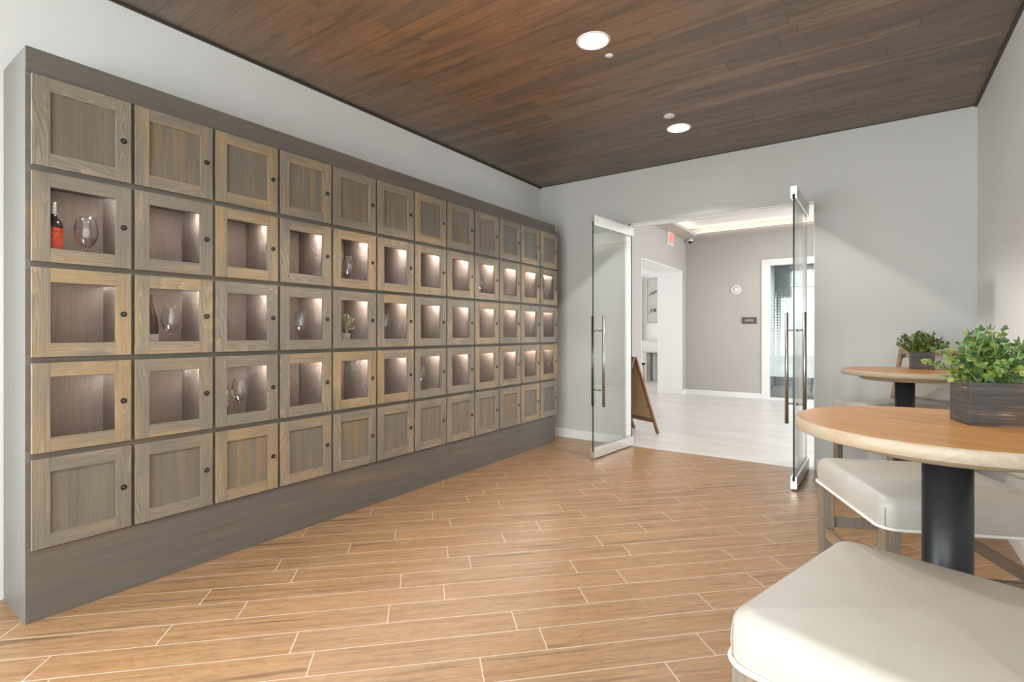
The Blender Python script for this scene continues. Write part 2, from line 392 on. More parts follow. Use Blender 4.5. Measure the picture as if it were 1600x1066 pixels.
def obj(name, bm, mats, parent=None, loc=None, rot=None, fix=True):
    me = bpy.data.meshes.new(name)
    if fix: bmesh.ops.recalc_face_normals(bm, faces=bm.faces)
    bm.to_mesh(me); bm.free()
    for m in (mats if isinstance(mats, (list, tuple)) else [mats]): me.materials.append(m)
    return mobj(name, me, parent, loc, rot)
def mobj(name, me, parent=None, loc=None, rot=None):
    o = bpy.data.objects.new(name, me); C.objects.link(o)
    if parent is not None: o.parent = parent
    if loc is not None: o.location = loc
    if rot is not None: o.rotation_euler = rot
    return o
def tag(o, label, cat, group=None, kind=None):
    o['label'] = label; o['category'] = cat
    if group: o['group'] = group
    if kind: o['kind'] = kind
    return o
def thing(name, label, cat, loc=(0,0,0), rz=0., group=None, kind=None):
    o = bpy.data.objects.new(name, None); C.objects.link(o); o.empty_display_size = .1
    o.location = loc; o.rotation_euler = (0,0,rz)
    return tag(o, label, cat, group, kind)
def struct(name, bm, m, label, cat): return tag(obj(name, bm, m), label, cat, kind='structure')
def dup(root, loc, rz, label, group=None):
    r = root.copy(); C.objects.link(r); r.location = loc; r.rotation_euler = (0,0,rz); r['label'] = label
    if group: r['group'] = group
    for ch in list(root.children):
        c = ch.copy(); C.objects.link(c); c.parent = r
        for g in ch.children:
            d = g.copy(); C.objects.link(d); d.parent = c
    return r
def text_mesh(s, size, depth=.001):
    cu = bpy.data.curves.new('lettering', 'FONT'); cu.body = s; cu.size = size; cu.extrude = depth; cu.align_x = 'CENTER'; cu.align_y = 'CENTER'
    o = bpy.data.objects.new('lettering', cu); C.objects.link(o)
    bpy.context.view_layer.update()
    me = bpy.data.meshes.new_from_object(o.evaluated_get(bpy.context.evaluated_depsgraph_get()))
    bpy.data.objects.remove(o); return me

# ------------------------------------------------------------------ dimensions
H = 2.968
XL, XR, YF, YB = -3.25, .68, 5.26, -2.6
HO = 2.40                      # head of the doorway
OX0, OX1 = -2.175, -.395       # doorway
WT = .16                       # far wall thickness
HX0, HX1, HY1 = -3.0, 2.6, 10.35

# ------------------------------------------------------------------ room shell
b = bmesh.new(); box(b, (XL-.15, YB-.15, -.1), (XR+.15, YF+.0, 0)); struct('floor', b, M['floor'], 'wood-look tile floor laid diagonally with pale grout', 'floor')
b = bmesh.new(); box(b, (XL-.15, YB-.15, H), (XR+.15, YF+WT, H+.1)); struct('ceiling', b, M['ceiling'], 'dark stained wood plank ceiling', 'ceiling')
LW0, LW1 = -2.4, .15
b = bmesh.new(); box(b, (XL-.15, LW1, 0), (XL, YF+WT, H)); box(b, (XL-.15, YB-.15, 0), (XL, LW0, H)); box(b, (XL-.15, LW0, 0), (XL, LW1, .25)); box(b, (XL-.15, LW0, 2.7), (XL, LW1, H)); struct('wall_left', b, M['wall'], 'pale grey wall above and behind the wooden lockers', 'wall')
b = bmesh.new(); box(b, (XR, YB-.15, 0), (XR+.15, YF+WT, H)); struct('wall_right', b, M['wall'], 'plain grey wall at the right beside the bar tables', 'wall')
b = bmesh.new()
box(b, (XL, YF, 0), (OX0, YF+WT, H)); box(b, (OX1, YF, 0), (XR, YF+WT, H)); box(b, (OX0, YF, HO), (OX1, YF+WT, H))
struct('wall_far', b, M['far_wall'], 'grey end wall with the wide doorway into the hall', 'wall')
b = bmesh.new()   # wall behind the camera with the big window it has
wx0, wx1, wz0, wz1 = -3.0, .45, .25, 2.7
box(b, (XL, YB-.15, 0), (wx0, YB, H)); box(b, (wx1, YB-.15, 0), (XR, YB, H)); box(b, (wx0, YB-.15, 0), (wx1, YB, wz0)); box(b, (wx0, YB-.15, wz1), (wx1, YB, H))
struct('wall_back', b, M['wall'], 'grey wall with a wide window behind the viewer', 'wall')
w = thing('window_1', 'wide white framed window in the wall behind the viewer', 'window', ((wx0+wx1)/2, YB-.08, wz0), kind='structure')
b = bmesh.new(); hw = (wx1-wx0)/2; hh = wz1-wz0
for x in (-hw, -hw/3, hw/3, hw): box(b, (max(x-.03,-hw), -.03, 0), (min(x+.03,hw), .03, hh))
box(b, (-hw, -.03, 0), (hw, .03, .05)); box(b, (-hw, -.03, hh-.05), (hw, .03, hh)); obj('window_frame', b, M['white'], w)
b = bmesh.new(); box(b, (-hw+.01, -.004, .03), (hw-.01, .004, hh-.03)); obj('pane', b, M['pane'], w)

w = thing('window_5', 'wide white framed window in the left wall beside the viewer', 'window', (XL-.08, (LW0+LW1)/2, wz0), kind='structure')
b = bmesh.new(); hw = (LW1-LW0)/2
for y in (-hw, -hw/3, hw/3, hw): box(b, (-.03, max(y-.03,-hw), 0), (.03, min(y+.03,hw), hh))
box(b, (-.03, -hw, 0), (.03, hw, .05)); box(b, (-.03, -hw, hh-.05), (.03, hw, hh)); obj('window_frame', b, M['white'], w)
b = bmesh.new(); box(b, (-.004, -hw+.01, .03), (.004, hw-.01, hh-.03)); obj('pane', b, M['pane'], w)

b = bmesh.new()   # dark stained edge strip round the planks
s = .016
box(b, (XL, YB, H-s), (XL+s, YF, H)); box(b, (XR-s, YB, H-s), (XR, YF, H)); box(b, (XL+s, YF-.01, H-.006), (XR-s, YF, H))
struct('trim_1', b, M['dark_trim'], 'thin dark strip where the plank ceiling meets the walls', 'trim')
def baseboard(name, a, c, label):
    b = bmesh.new(); box(b, a, c, 0, .004); struct(name, b, M['white'], label, 'baseboard')
bh = .097
baseboard('baseboard_far_left', (XL, YF-.014, 0), (OX0-.02, YF, bh), 'white baseboard on the end wall between the lockers and the left glass door')
baseboard('baseboard_far_right', (OX1+.005, YF-.014, 0), (XR, YF, bh), 'white baseboard on the end wall right of the doorway')
baseboard('baseboard_right', (XR-.014, YB, 0), (XR, YF-.014, bh), 'white baseboard along the right wall behind the bar chairs')
# doorway lining: white painted head and jambs
b = bmesh.new()
box(b, (OX0, YF+.02, HO-.012), (OX1, YF+WT, HO)); box(b, (OX0+.05, YF+.055, HO-.03), (OX1-.05, YF+.105, HO-.012))
box(b, (OX0, YF+.02, 0), (OX0+.008, YF+WT, HO-.012)); box(b, (OX1-.008, YF+.02, 0), (OX1, YF+WT, HO-.012))
struct('trim_2', b, M['white'], 'white lining of the wide doorway between room and hall', 'trim')

# ------------------------------------------------------------------ hall beyond
b = bmesh.new(); box(b, (-7.2, YF, -.1), (HX1+.15, HY1+.15, 0)); box(b, (-7.2, HY1+.15, -.1), (-3.3, 13.2, 0))
struct('floor_hall', b, M['hall_floor'], 'pale tiled floor of the hall beyond the doorway', 'floor')
HH = 3.05
LO0, LO1, LOH = 7.93, 10.13, 2.43
b = bmesh.new()
T = .48
SW0, SW1, SWZ0, SWZ1 = 6.75, 7.5, .95, 2.46
box(b, (HX0-T, YF+WT, 0), (HX0, SW0, HH)); box(b, (HX0-T, SW1, 0), (HX0, LO0, HH)); box(b, (HX0-T, LO0, LOH), (HX0, LO1, HH)); box(b, (HX0-T, LO1, 0), (HX0, HY1, HH))
box(b, (HX0-T, SW0, 0), (HX0, SW1, SWZ0)); box(b, (HX0-T, SW0, SWZ1), (HX0, SW1, HH))
struct('wall_hall_left', b, M['hall_wall'], 'greige hall wall with the bright open passage', 'wall')
b = bmesh.new()   # white lining of the passage
box(b, (HX0-T-.01, LO1-.012, 0), (HX0+.002, LO1, LOH)); box(b, (HX0-T-.01, LO0, LOH-.012), (HX0+.002, LO1, LOH)); box(b, (HX0-T-.01, LO0, 0), (HX0+.002, LO0+.012, LOH))
struct('trim_3', b, M['white_wall'], 'white reveal of the passage in the hall wall', 'trim')
DX0, DX1, DH = -1.62, .05, 2.56
b = bmesh.new()
box(b, (HX0-T, HY1, 0), (DX0, HY1+.14, HH)); box(b, (DX1, HY1, 0), (HX1, HY1+.14, HH)); box(b, (DX0, HY1, DH), (DX1, HY1+.14, HH))
struct('wall_hall_back', b, M['hall_wall'], 'greige hall end wall with the office sign', 'wall')
b = bmesh.new()
box(b, (HX1, YF+WT, 0), (HX1+.14, 6.2, HH)); box(b, (HX1, 9.6, 0), (HX1+.14, HY1, HH)); box(b, (HX1, 6.2, 0), (HX1+.14, 9.6, .3)); box(b, (HX1, 6.2, 2.7), (HX1+.14, 9.6, HH))
struct('wall_hall_right', b, M['hall_wall'], 'hall wall out of sight to the right with an opening added for fill light', 'wall')
b = bmesh.new(); box(b, (XR+.15, YF, 0), (HX1, YF+WT, HH)); struct('wall_hall_front', b, M['hall_wall'], 'hall wall beside the doorway out of sight', 'wall')
# tray ceiling with a lit cove
tx0, tx1, ty0, ty1 = HX0+.31, HX1-.35, 6.0, 9.94
b = bmesh.new()
for a, c in (((HX0, YF+WT), (HX1, ty0)), ((HX0, ty1), (HX1, HY1)), ((HX0, ty0), (tx0, ty1)), ((tx1, ty0), (HX1, ty1))):
    box(b, (a[0], a[1], HH), (c[0], c[1], HH+.05))
struct('ceiling_hall_soffit', b, M['soffit'], 'lower band of the hall tray ceiling round the lit cove', 'ceiling')
b = bmesh.new(); box(b, (HX0-.1, YF+.1, HH+.17), (HX1+.1, HY1+.1, HH+.23))
box(b, (HX0-.05, YF+WT, HH+.05), (HX0+.12, HY1, HH+.17)); box(b, (HX0, HY1-.2, HH+.05), (HX1, HY1-.02, HH+.17)); box(b, (HX1-.15, YF+WT, HH+.05), (HX1+.05, HY1, HH+.17)); box(b, (HX0, YF+WT-.02, HH+.05), (HX1, YF+WT+.1, HH+.17))
struct('ceiling_hall_tray', b, M['tray'], 'raised pale centre of the hall tray ceiling', 'ceiling')
cv = thing('cove_light', 'warm white strip light glowing along the tray ceiling cove in the hall', 'light', (0, 0, HH+.052))
b = bmesh.new(); box(b, (tx0-.09, ty0-.05, 0), (tx0-.065, ty1+.05, .012)); obj('light_strip', b, M['cove'], cv)
b = bmesh.new(); box(b, (tx0-.06, ty1+.065, 0), (tx1, ty1+.09, .012)); obj('light_strip', b, M['cove'], cv)
bb = .10
def hb(name, a, c, label): baseboard(name, a, c, label)
hb('baseboard_hall_back', (HX0, HY1-.014, 0), (DX0-.005, HY1, bb), 'white baseboard under the office sign in the hall')
hb('baseboard_hall_left', (HX0, LO1+.005, 0), (HX0+.014, HY1-.014, bb), 'white baseboard on the hall corner beside the passage')
hb('baseboard_hall_passage', (HX0-T, LO1-.026, 0), (HX0+.014, LO1-.012, bb), 'white baseboard along the white passage reveal')
hb('baseboard_hall_near', (HX0, YF+WT, 0), (HX0+.014, LO0-.005, bb), 'white baseboard on the hall wall behind the folding sign')
# passage room
b = bmesh.new(); box(b, (-7.2, 12.9, 0), (-3.3, 13.05, 3.05)); struct('wall_passage_back', b, M['white_wall'], 'bright white wall at the far end of the passage', 'wall')
b = bmesh.new(); box(b, (HX0-T, HY1+.14, 0), (HX0-T+.15, 12.9, 3.05)); struct('wall_passage_right', b, M['white_wall'], 'white side wall of the passage out of sight', 'wall')
b = bmesh.new(); box(b, (-7.2, 6.9, 0), (-3.48, 7.0, 3.05)); struct('wall_passage_near', b, M['white_wall'], 'white near wall of the passage out of sight', 'wall')
b = bmesh.new(); box(b, (-7.2, 5.3, 3.05), (HX0-.02, 13.05, 3.15)); struct('ceiling_passage', b, M['white_wall'], 'white ceiling of the passage', 'ceiling')
b = bmesh.new(); box(b, (-7.35, 6.9, 0), (-7.2, 13.05, 3.15)); struct('wall_passage_left', b, M['white_wall'], 'white passage wall out of sight to the left', 'wall')

# sidelight in the hall wall (seen through the left glass door)
w = thing('window_2', 'dark framed glazed panel in the hall wall behind the left glass door', 'window', (HX0-.05, 0, 0), kind='structure')
b = bmesh.new()
for y in (SW0, SW1-.04): box(b, (-.04, y, SWZ0), (.055, y+.04, SWZ1))
box(b, (-.04, SW0, SWZ0), (.055, SW1, SWZ0+.03)); box(b, (-.04, SW0, SWZ1-.05), (.055, SW1, SWZ1)); obj('window_frame', b, M['dark_plastic'], w)
t = NT('striped_frosted_glass'); z = t.sep(t.coord())[2]
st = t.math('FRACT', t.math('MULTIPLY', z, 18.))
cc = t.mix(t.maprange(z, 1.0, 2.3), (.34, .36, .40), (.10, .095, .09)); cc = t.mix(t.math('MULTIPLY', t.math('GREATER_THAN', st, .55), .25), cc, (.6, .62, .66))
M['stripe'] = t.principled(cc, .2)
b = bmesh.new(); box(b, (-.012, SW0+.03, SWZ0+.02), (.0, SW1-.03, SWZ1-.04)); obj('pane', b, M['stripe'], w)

# office front: white frame, glass with frosted dots
w = thing('window_3', 'white framed glass office front with frosted dots', 'window', (DX0, HY1+.03, 0), kind='structure')
fw = .125; gw = DX1-DX0
b = bmesh.new()
box(b, (0, -.045, 0), (fw, .10, DH), 0, .003); box(b, (gw-fw, -.045, 0), (gw, .10, DH), 0, .003); box(b, (fw, -.045, DH-.11), (gw-fw, .10, DH), 0, .003); box(b, (fw, -.02, 0), (gw-fw, .08, .035))
obj('window_frame', b, M['white'], w)
b = bmesh.new(); box(b, (fw, .02, .035), (gw-fw, .03, DH-.11)); obj('pane', b, M['pane'], w)
b = bmesh.new(); vs = [b.verts.new(p) for p in ((fw, .034, .42), (gw-fw, .034, .42), (gw-fw, .034, 2.0), (fw, .034, 2.0))]; b.faces.new(vs)
ff = obj('frosted_film', b, M['frost'], w); ff['label'] = 'frosted dot film'
# office room
OY = 13.6
b = bmesh.new(); box(b, (-3.3, HY1+.14, -.1), (2.8, OY+.2, 0)); struct('floor_office', b, M['carpet'], 'dark carpet of the office behind the glass', 'floor')
b = bmesh.new()
ox0, ox1, oz0, oz1 = -1.52, .9, .75, 2.72
box(b, (-1.85, OY, 0), (ox0, OY+.15, 3.1)); box(b, (ox1, OY, 0), (2.8, OY+.15, 3.1)); box(b, (ox0, OY, 0), (ox1, OY+.15, oz0)); box(b, (ox0, OY, oz1), (ox1, OY+.15, 3.1))
box(b, (-1.98, HY1+.14, 0), (-1.83, OY, 3.1)); box(b, (2.65, HY1+.14, 0), (2.8, OY, 3.1))
struct('wall_office', b, M['office_wall'], 'blue grey office wall behind the glass', 'wall')
b = bmesh.new(); box(b, (-1.98, HY1+.14, 3.1), (2.8, OY+.15, 3.2)); struct('ceiling_office', b, M['white_wall'], 'white office ceiling', 'ceiling')
w = thing('window_4', 'bright office window with trees outside', 'window', ((ox0+ox1)/2, OY+.07, oz0), kind='structure')
b = bmesh.new(); hw = (ox1-ox0)/2; hh = oz1-oz0
for x in (-hw, 0, hw): box(b, (max(x-.04,-hw), -.04, 0), (min(x+.04,hw), .04, hh))
box(b, (-hw, -.04, 0), (hw, .04, .06)); box(b, (-hw, -.04, hh-.06), (hw, .04, hh)); obj('window_frame', b, M['white'], w)
b = bmesh.new(); box(b, (-hw, -.004, 0), (hw, .004, hh)); obj('pane', b, M['pane'], w)
bl = thing('window_blind', 'white slatted blind drawn partly up at the office window', 'blind', ((ox0+ox1)/2, OY-.05, 2.28))
b = bmesh.new()
for i in range(11):
    z = .02 + i*.04; tb = bmesh.new(); box(tb, (-hw, -.022, -.0012), (hw, .022, .0012)); join(b, tb, Matrix.Translation((0,0,z)) @ Matrix.Rotation(.5, 4, 'X'))
obj('slats', b, M['blind'], bl)
b = bmesh.new(); box(b, (-hw, -.03, .45), (hw, .03, .50)); box(b, (-hw, -.014, -.012), (hw, .014, .006)); obj('head_rail', b, M['blind'], bl)
# tree outside the office window
def leaf_cloud(bm, n, rx, rz, c, size, rnd, solid=.3):
    for i in range(n):
        d = Vector((rnd.gauss(0,1), rnd.gauss(0,1), rnd.gauss(0,1))).normalized() * (solid + (1-solid)*rnd.random()**.5)
        p = Vector((d.x*rx, d.y*rx, d.z*rz)) + Vector(c); leaf(bm, p, d + Vector((0,0,.3)), size*rnd.uniform(.7,1.25), rnd)
def leaf(bm, p, d, L, rnd, ratio=.6, fold=.18):
    d = Vector(d).normalized(); s = d.cross(Vector((rnd.uniform(-1,1), rnd.uniform(-1,1), rnd.uniform(-.4,1)))).normalized(); n = s.cross(d)
    w = L*ratio/2
    pr = ((.0, 0.12), (.25, .78), (.55, 1.), (.82, .68), (1., .08))
    mid = [bm.verts.new(p + d*(L*t) - n*(fold*L*t*t)) for t, _ in pr]
    lf = [bm.verts.new(p + d*(L*t) - n*(fold*L*t*t) + s*(w*k) + n*(w*k*.35)) for t, k in pr]
    rt = [bm.verts.new(p + d*(L*t) - n*(fold*L*t*t) - s*(w*k) + n*(w*k*.35)) for t, k in pr]
    for i in range(4):
        for a, c in ((lf, mid), (mid, rt)):
            f = bm.faces.new((a[i], a[i+1], c[i+1], c[i])); f.smooth = True
tr = thing('tree', 'leafy green tree outside the office window', 'tree', (.7, 17.5, 0))
b = bmesh.new(); path(b, [(0,0,-.3), (.03,0,.6), (-.02,.02,1.3), (.0,0,1.9)], .07); obj('trunk', b, M['sign_wood'], tr)
b = bmesh.new(); leaf_cloud(b, 900, .95, .75, (0,0,1.75), .16, random.Random(3), .1); obj('foliage', b, M['leaf_tree'], tr, fix=False)
b = bmesh.new(); box(b, (-8, OY+.2, -.35), (12, 40, -.25)); struct('ground', b, plain('lawn_grass', (.22, .34, .12), .9, var=.3, scale=3), 'grass outside the office window', 'ground')

# ------------------------------------------------------------------ glass doors
def glass_door(name, hinge, ang, label, flip):
    """leaf runs from the pivot along local +x; flip swaps the visible screw side"""
    d = thing(name, label, 'door', hinge, ang, kind='structure')
    W, top, bot = .80, 2.352, .012
    b = bmesh.new(); gx = (0.006, W-.004)
    box(b, (gx[0], -.006, bot+.05), (gx[1], .006, top-.05))
    for f in b.faces:
        if abs(f.normal.y if f.normal.length else 0) < .5: pass
    b.normal_update()
    for f in b.faces: f.material_index = 0 if abs(f.normal.y) > .5 else 1
    obj('glass_pane', b, [M['glass'], M['gedge']], d)
    for nm, z0, z1 in (('bottom_rail', bot, bot+.095), ('top_rail', top-.095, top)):
        b = bmesh.new()
        for s in (-1, 1): box(b, (0, s*.007, z0), (W, s*.023, z1), 0, .003)
        zc = z0+.012 if nm == 'bottom_rail' else z1-.012
        box(b, (0, -.02, zc-.012), (W-.001, .02, zc+.012))
        box(b, (W-.004, -.022, z0+.001), (W+.002, .022, (z1 - .0005) if nm == 'bottom_rail' and False else (z0+.06 if nm == 'bottom_rail' else z1-.001))) if nm == 'bottom_rail' else box(b, (W-.004, -.022, z1-.06), (W+.002, .022, z1-.001))
        r = obj(nm, b, M['alu'], d)
        for s in (-1, 1):
            b = bmesh.new(); tube(b, (W-.045, s*.0225, z0+.05), (W-.045, s*.0255, z0+.05), .007, n=12); obj('screw', b, M['steel'], r)
    for s in (-1, 1):
        b = bmesh.new(); hx = W-.10; hy = s*.062
        tube(b, (hx, hy, .50), (hx, hy, 1.38), .0135, n=20)
        for z in (.66, 1.24): tube(b, (hx, s*.0065, z), (hx, hy, z), .008, n=12); tube(b, (hx, s*.0065, z), (hx, s*.012, z), .014, n=16)
        obj('pull_handle', b, M['steel'], d)
    b = bmesh.new(); tube(b, (.05, 0, 0), (.05, 0, bot+.004), .016, n=12); tube(b, (.05, 0, top-.004), (.05, 0, HO-.014), .012, n=12); obj('pivot', b, M['steel'], d)
    return d
def leaf_from(name, hx, hy, fx, fy, label):
    glass_door(name, (hx, hy, 0), math.atan2(fy-hy, fx-hx), label, 1)
leaf_from('door_1', -2.105, YF+.02, -2.18, 4.49, 'left frameless glass door leaf standing open beside the lockers')
leaf_from('door_2', -.462, YF+.02, -.477, 4.465, 'right frameless glass door leaf standing open beside the bar tables')

# ------------------------------------------------------------------ lockers
Y0, YP, NC = .607, .3675, 12
DW, DHt, ZP = .352, .381, .406
TOPS = [2.309 - i*ZP for i in range(5)]
XC = -2.89
CY0, CY1, CT = .590, 4.972, 2.42
lk = thing('locker_cabinet', 'long grey-stained wooden wine locker cabinet with sixty small doors against the left wall', 'cabinet', (-3.07, (CY0+CY1)/2, 0))
ly = (CY0+CY1)/2; lx = -3.07
def L3(x, y, z): return (x-lx, y-ly, z)
XB = XL + .004
zbot = TOPS[4]-DHt-.012
b = bmesh.new()   # face frame + dividers + back
box(b, L3(XB, CY0+.02, zbot-.02), L3(XB+.012, CY1-.02, CT-.03))
for r in range(6):
    zc = TOPS[0]+.0125 - r*ZP
    box(b, L3(XB+.012, CY0+.02, zc-.009), L3(XC-.019, CY1-.02, zc+.009))
box(b, L3(XB+.012, CY1-.023, zbot-.01), L3(XC-.019, CY1-.02, TOPS[0]+.02))
for c in range(12):
    yc = Y0-.00775 + c*YP
    y0, y1 = max(yc-.009, CY0+.02), min(yc+.009, CY1-.02)
    for r in range(5):
        zc = TOPS[0]+.0125 - r*ZP
        box(b, L3(XB+.012, y0, zc-ZP+.009), L3(XC-.019, y1, zc-.009))
obj('carcass', b, M['inner'], lk)
b = bmesh.new()
for r in range(6):
    zc = TOPS[0]+.0125 - r*ZP
    box(b, L3(XC-.019, CY0+.02, zc-.022), L3(XC, CY1, zc+.022))
for c in range(13):
    yc = Y0-.00775 + c*YP
    y0, y1 = max(min(yc-.016, CY1-.03), CY0+.001), min(yc+.016, CY1)
    for r in range(5):
        zc = TOPS[0]+.0125 - r*ZP
        box(b, L3(XC-.019, y0, zc-ZP+.022), L3(XC, y1, zc-.022))
obj('face_frame', b, M['carc_h'], lk)
b = bmesh.new(); box(b, L3(XB, CY0+.0003, TOPS[0]+.005), L3(XC+.006, CY1, CT), 0, .001); obj('header_board', b, M['carc_h'], lk)
for a, c in ((CY0, 2.79), (2.791, CY1)):
    b = bmesh.new(); box(b, L3(XB+.02, a + .0003 if a == CY0 else a, 0), L3(XC+.004, c, zbot+.004), 0, .001); obj('plinth', b, M['carc_h'], lk)
b = bmesh.new(); box(b, L3(XB, CY0-.0, 0), L3(XC-.001, CY0+.02, CT+.0005), 0, .001); obj('side_panel', b, M['carc_v'], lk)['label'] = 'pale streaked end panel'
b = bmesh.new(); box(b, L3(XB, CY1-.02, zbot-.022), L3(XC-.019, CY1, TOPS[0]+.035), 0, .001); obj('side_panel', b, M['carc_h'], lk)

# doors (origin at door centre, on the carcass front)
sw = .060; th = .020
def frame_mesh():
    b = bmesh.new(); y = DW/2; z = DHt/2
    for s in (-1, 1): box(b, (0, s*y, -z), (th, s*(y-sw), z), 0, .0016)
    for s in (-1, 1): box(b, (0.0003, -y+sw, s*z), (th-.0003, y-sw, s*(z-sw)), 1, .0012)
    bmesh.ops.recalc_face_normals(b, faces=b.faces)
    me = bpy.data.meshes.new('door'); b.to_mesh(me); b.free(); me.materials.append(M['door_v']); me.materials.append(M['door_h']); return me
def panel_mesh():
    b = bmesh.new(); y = DW/2-sw; z = DHt/2-sw
    box(b, (.004, -y-.004, -z-.004), (.010, y+.004, z+.004)); bmesh.ops.recalc_face_normals(b, faces=b.faces)
    me = bpy.data.meshes.new('panel'); b.to_mesh(me); b.free(); me.materials.append(M['door_p']); return me
def wire_mesh():
    b = bmesh.new(); y = DW/2-sw+.006; z = DHt/2-sw+.006
    nx, nz = 17, 40; dx = 2*y/nx; dz = 2*z/nz; x = .004; r = .00042
    def strand(p, q):
        p = Vector(p); q = Vector(q); d = (q-p).normalized(); n = Vector((1,0,0)); s = d.cross(n)
        A = [b.verts.new(p + n*(r*1.3)), b.verts.new(p + s*r - n*r), b.verts.new(p - s*r - n*r)]
        B = [b.verts.new(q + n*(r*1.3)), b.verts.new(q + s*r - n*r), b.verts.new(q - s*r - n*r)]
        for i in range(3): b.faces.new((A[i], A[(i+1)%3], B[(i+1)%3], B[i]))
    for i in range(nx):
        for j in range(nz):
            yc = -y + (i+.5)*dx; zc = -z + (j+.5)*dz
            strand((x, yc-dx/2, zc), (x, yc, zc+dz/2)); strand((x, yc, zc+dz/2), (x, yc+dx/2, zc))
            strand((x, yc-dx/2, zc), (x, yc, zc-dz/2)); strand((x, yc, zc-dz/2), (x, yc+dx/2, zc))
    bmesh.ops.recalc_face_normals(b, faces=b.faces)
    me = bpy.data.meshes.new('wire_mesh'); b.to_mesh(me); b.free(); me.materials.append(M['wire']); return me
def lock_mesh():
    b = bmesh.new(); t = bmesh.new()
    lathe(t, [(0, -.002), (.0125, -.002), (.0125, .003), (.011, .0045), (.0065, .0045), (.0060, .0035), (0, .0035)], 20)
    join(b, t, Matrix.Rotation(PI/2, 4, 'Y')); t = bmesh.new()
    lathe(t, [(0, .0034), (.0055, .0034), (.005, .0044), (0, .0044)], 14, 1); join(b, t, Matrix.Rotation(PI/2, 4, 'Y'))
    box(b, (.0043, -.0007, -.003), (.0047, .0007, .003), 0)
    bmesh.ops.recalc_face_normals(b, faces=b.faces)
    me = bpy.data.meshes.new('lock'); b.to_mesh(me); b.free(); me.materials.append(M['lock']); me.materials.append(M['lockkey']); return me
def led_mesh():
    b = bmesh.new(); box(b, (-.045, -.012, -.004), (.045, .012, .003)); bmesh.ops.recalc_face_normals(b, faces=b.faces)
    me = bpy.data.meshes.new('light_strip'); b.to_mesh(me); b.free(); me.materials.append(M['led']); return me
FM, PM, WM, LM, EM = frame_mesh(), panel_mesh(), wire_mesh(), lock_mesh(), led_mesh()
for r in range(5):
    for c in range(NC):
        yc = Y0 + c*YP + DW/2; zc = TOPS[r]-DHt/2
        d = mobj('door', FM, lk, L3(XC, yc, zc))
        if r in (0, 4): mobj('panel', PM, d)
        else:
            mobj('wire_mesh', WM, d)
            mobj('light_strip', EM, lk, L3(XC-.078, min(yc+.135, CY1-.038), TOPS[r]-.010))
        mobj('lock', LM, d, (th, DW/2-.031, 0))

# ------------------------------------------------------------------ things in the lockers
FL = [TOPS[0]+.0125-(r+1)*ZP+.009 for r in range(5)]     # shelf heights per row
def wineglass_mesh():
    b = bmesh.new()
    prof = [(0, .0), (.036, .0), (.038, .0015), (.030, .004), (.010, .007), (.0042, .012), (.0034, .05), (.0036, .092), (.006, .100), (.016, .108), (.032, .124), (.0425, .146), (.0465, .168), (.0455, .192), (.041, .218), (.0355, .246), (.035, .2466), (.0344, .246), (.0399, .218), (.0444, .192), (.0454, .168), (.0414, .147), (.031, .126), (.0155, .1105), (.006, .104), (0, .1035)]
    lathe(b, prof[:11], 36, 1); lathe(b, prof[10:-4], 36, 0); lathe(b, prof[-5:], 36, 1); bmesh.ops.recalc_face_normals(b, faces=b.faces)
    me = bpy.data.meshes.new('wine_glass'); b.to_mesh(me); b.free(); me.materials.append(M['wineglass']); me.materials.append(M['wineglass_stem']); return me
WG = wineglass_mesh()
GL = [ (1, -3.05, .837, 'stemmed wine glass beside the red-labelled bottle in the upper leftmost lit locker'),
       (2, -3.05, 1.198, 'stemmed wine glass beside the white-labelled bottle in the middle locker row'),
       (2, -3.05, 1.957, 'stemmed wine glass standing alone in the locker just left of the small potted plant'),
       (3, -3.05, 1.562, 'stemmed wine glass in the lowest lit locker row beside a mostly hidden bottle'),
       (1, -3.05, 2.333, 'stemmed wine glass in the locker straight above the small potted plant'),
       (2, -3.05, 2.67, 'half hidden wine glass in the locker just right of the small potted plant'),
       (3, -3.05, 3.065, 'half hidden wine glass in the lowest lit row, rightmost of that row'),
       (2, -3.06, 3.425, 'half hidden wine glass in the middle row, rightmost of that row'),
       (1, -3.05, 3.845, 'wine glass in the upper lit row, rightmost glass of the whole cabinet') ]
for r, x, y, lab in GL:
    o = mobj('wine_glass', WG, None, (x, y, FL[r])); tag(o, lab, 'wine glass', 'wine glasses in the lockers')
def bottle(x, y, z, label, body, capsule, labmat, burg, lz0, lz1):
    t = thing('wine_bottle', label, 'bottle', (x, y, z), 0, 'wine bottles in the lockers')
    b = bmesh.new()
    if burg: pr = [(0,0.003), (.03,0), (.039,.004), (.040,.02), (.040,.15), (.037,.18), (.028,.21), (.018,.245), (.0145,.26)]
    else: pr = [(0,.003), (.03,0), (.0365,.004), (.0375,.015), (.0375,.195), (.0355,.212), (.028,.226), (.018,.236), (.0148,.246), (.0145,.26)]
    lathe(b, pr + [(.0140,.298), (.0155,.3), (.0155,.307), (0,.307)], 32); obj('bottle_body', b, body, t)
    b = bmesh.new(); lathe(b, [(.0150,.250), (.0150,.296), (.0162,.299), (.0162,.3085), (0,.3088)], 24); obj('capsule', b, capsule, t)
    b = bmesh.new(); R = (.040 if burg else .0375)+.0005
    n = 24; va = []
    for i in range(n+1):
        a = -1.9 + 3.8*i/n - .35
        va.append((b.verts.new((R*math.cos(a), R*math.sin(a), lz0)), b.verts.new((R*math.cos(a), R*math.sin(a), lz1))))
    for p, q in zip(va, va[1:]): b.faces.new((p[0], q[0], q[1], p[1])).smooth = True
    obj('paper_label', b, labmat, t)
    return t
t = NT('red_label_print'); x, y, z = t.sep(t.coord())[:3]
band = t.math('MULTIPLY', t.math('GREATER_THAN', z, .168), t.math('LESS_THAN', z, .1735))
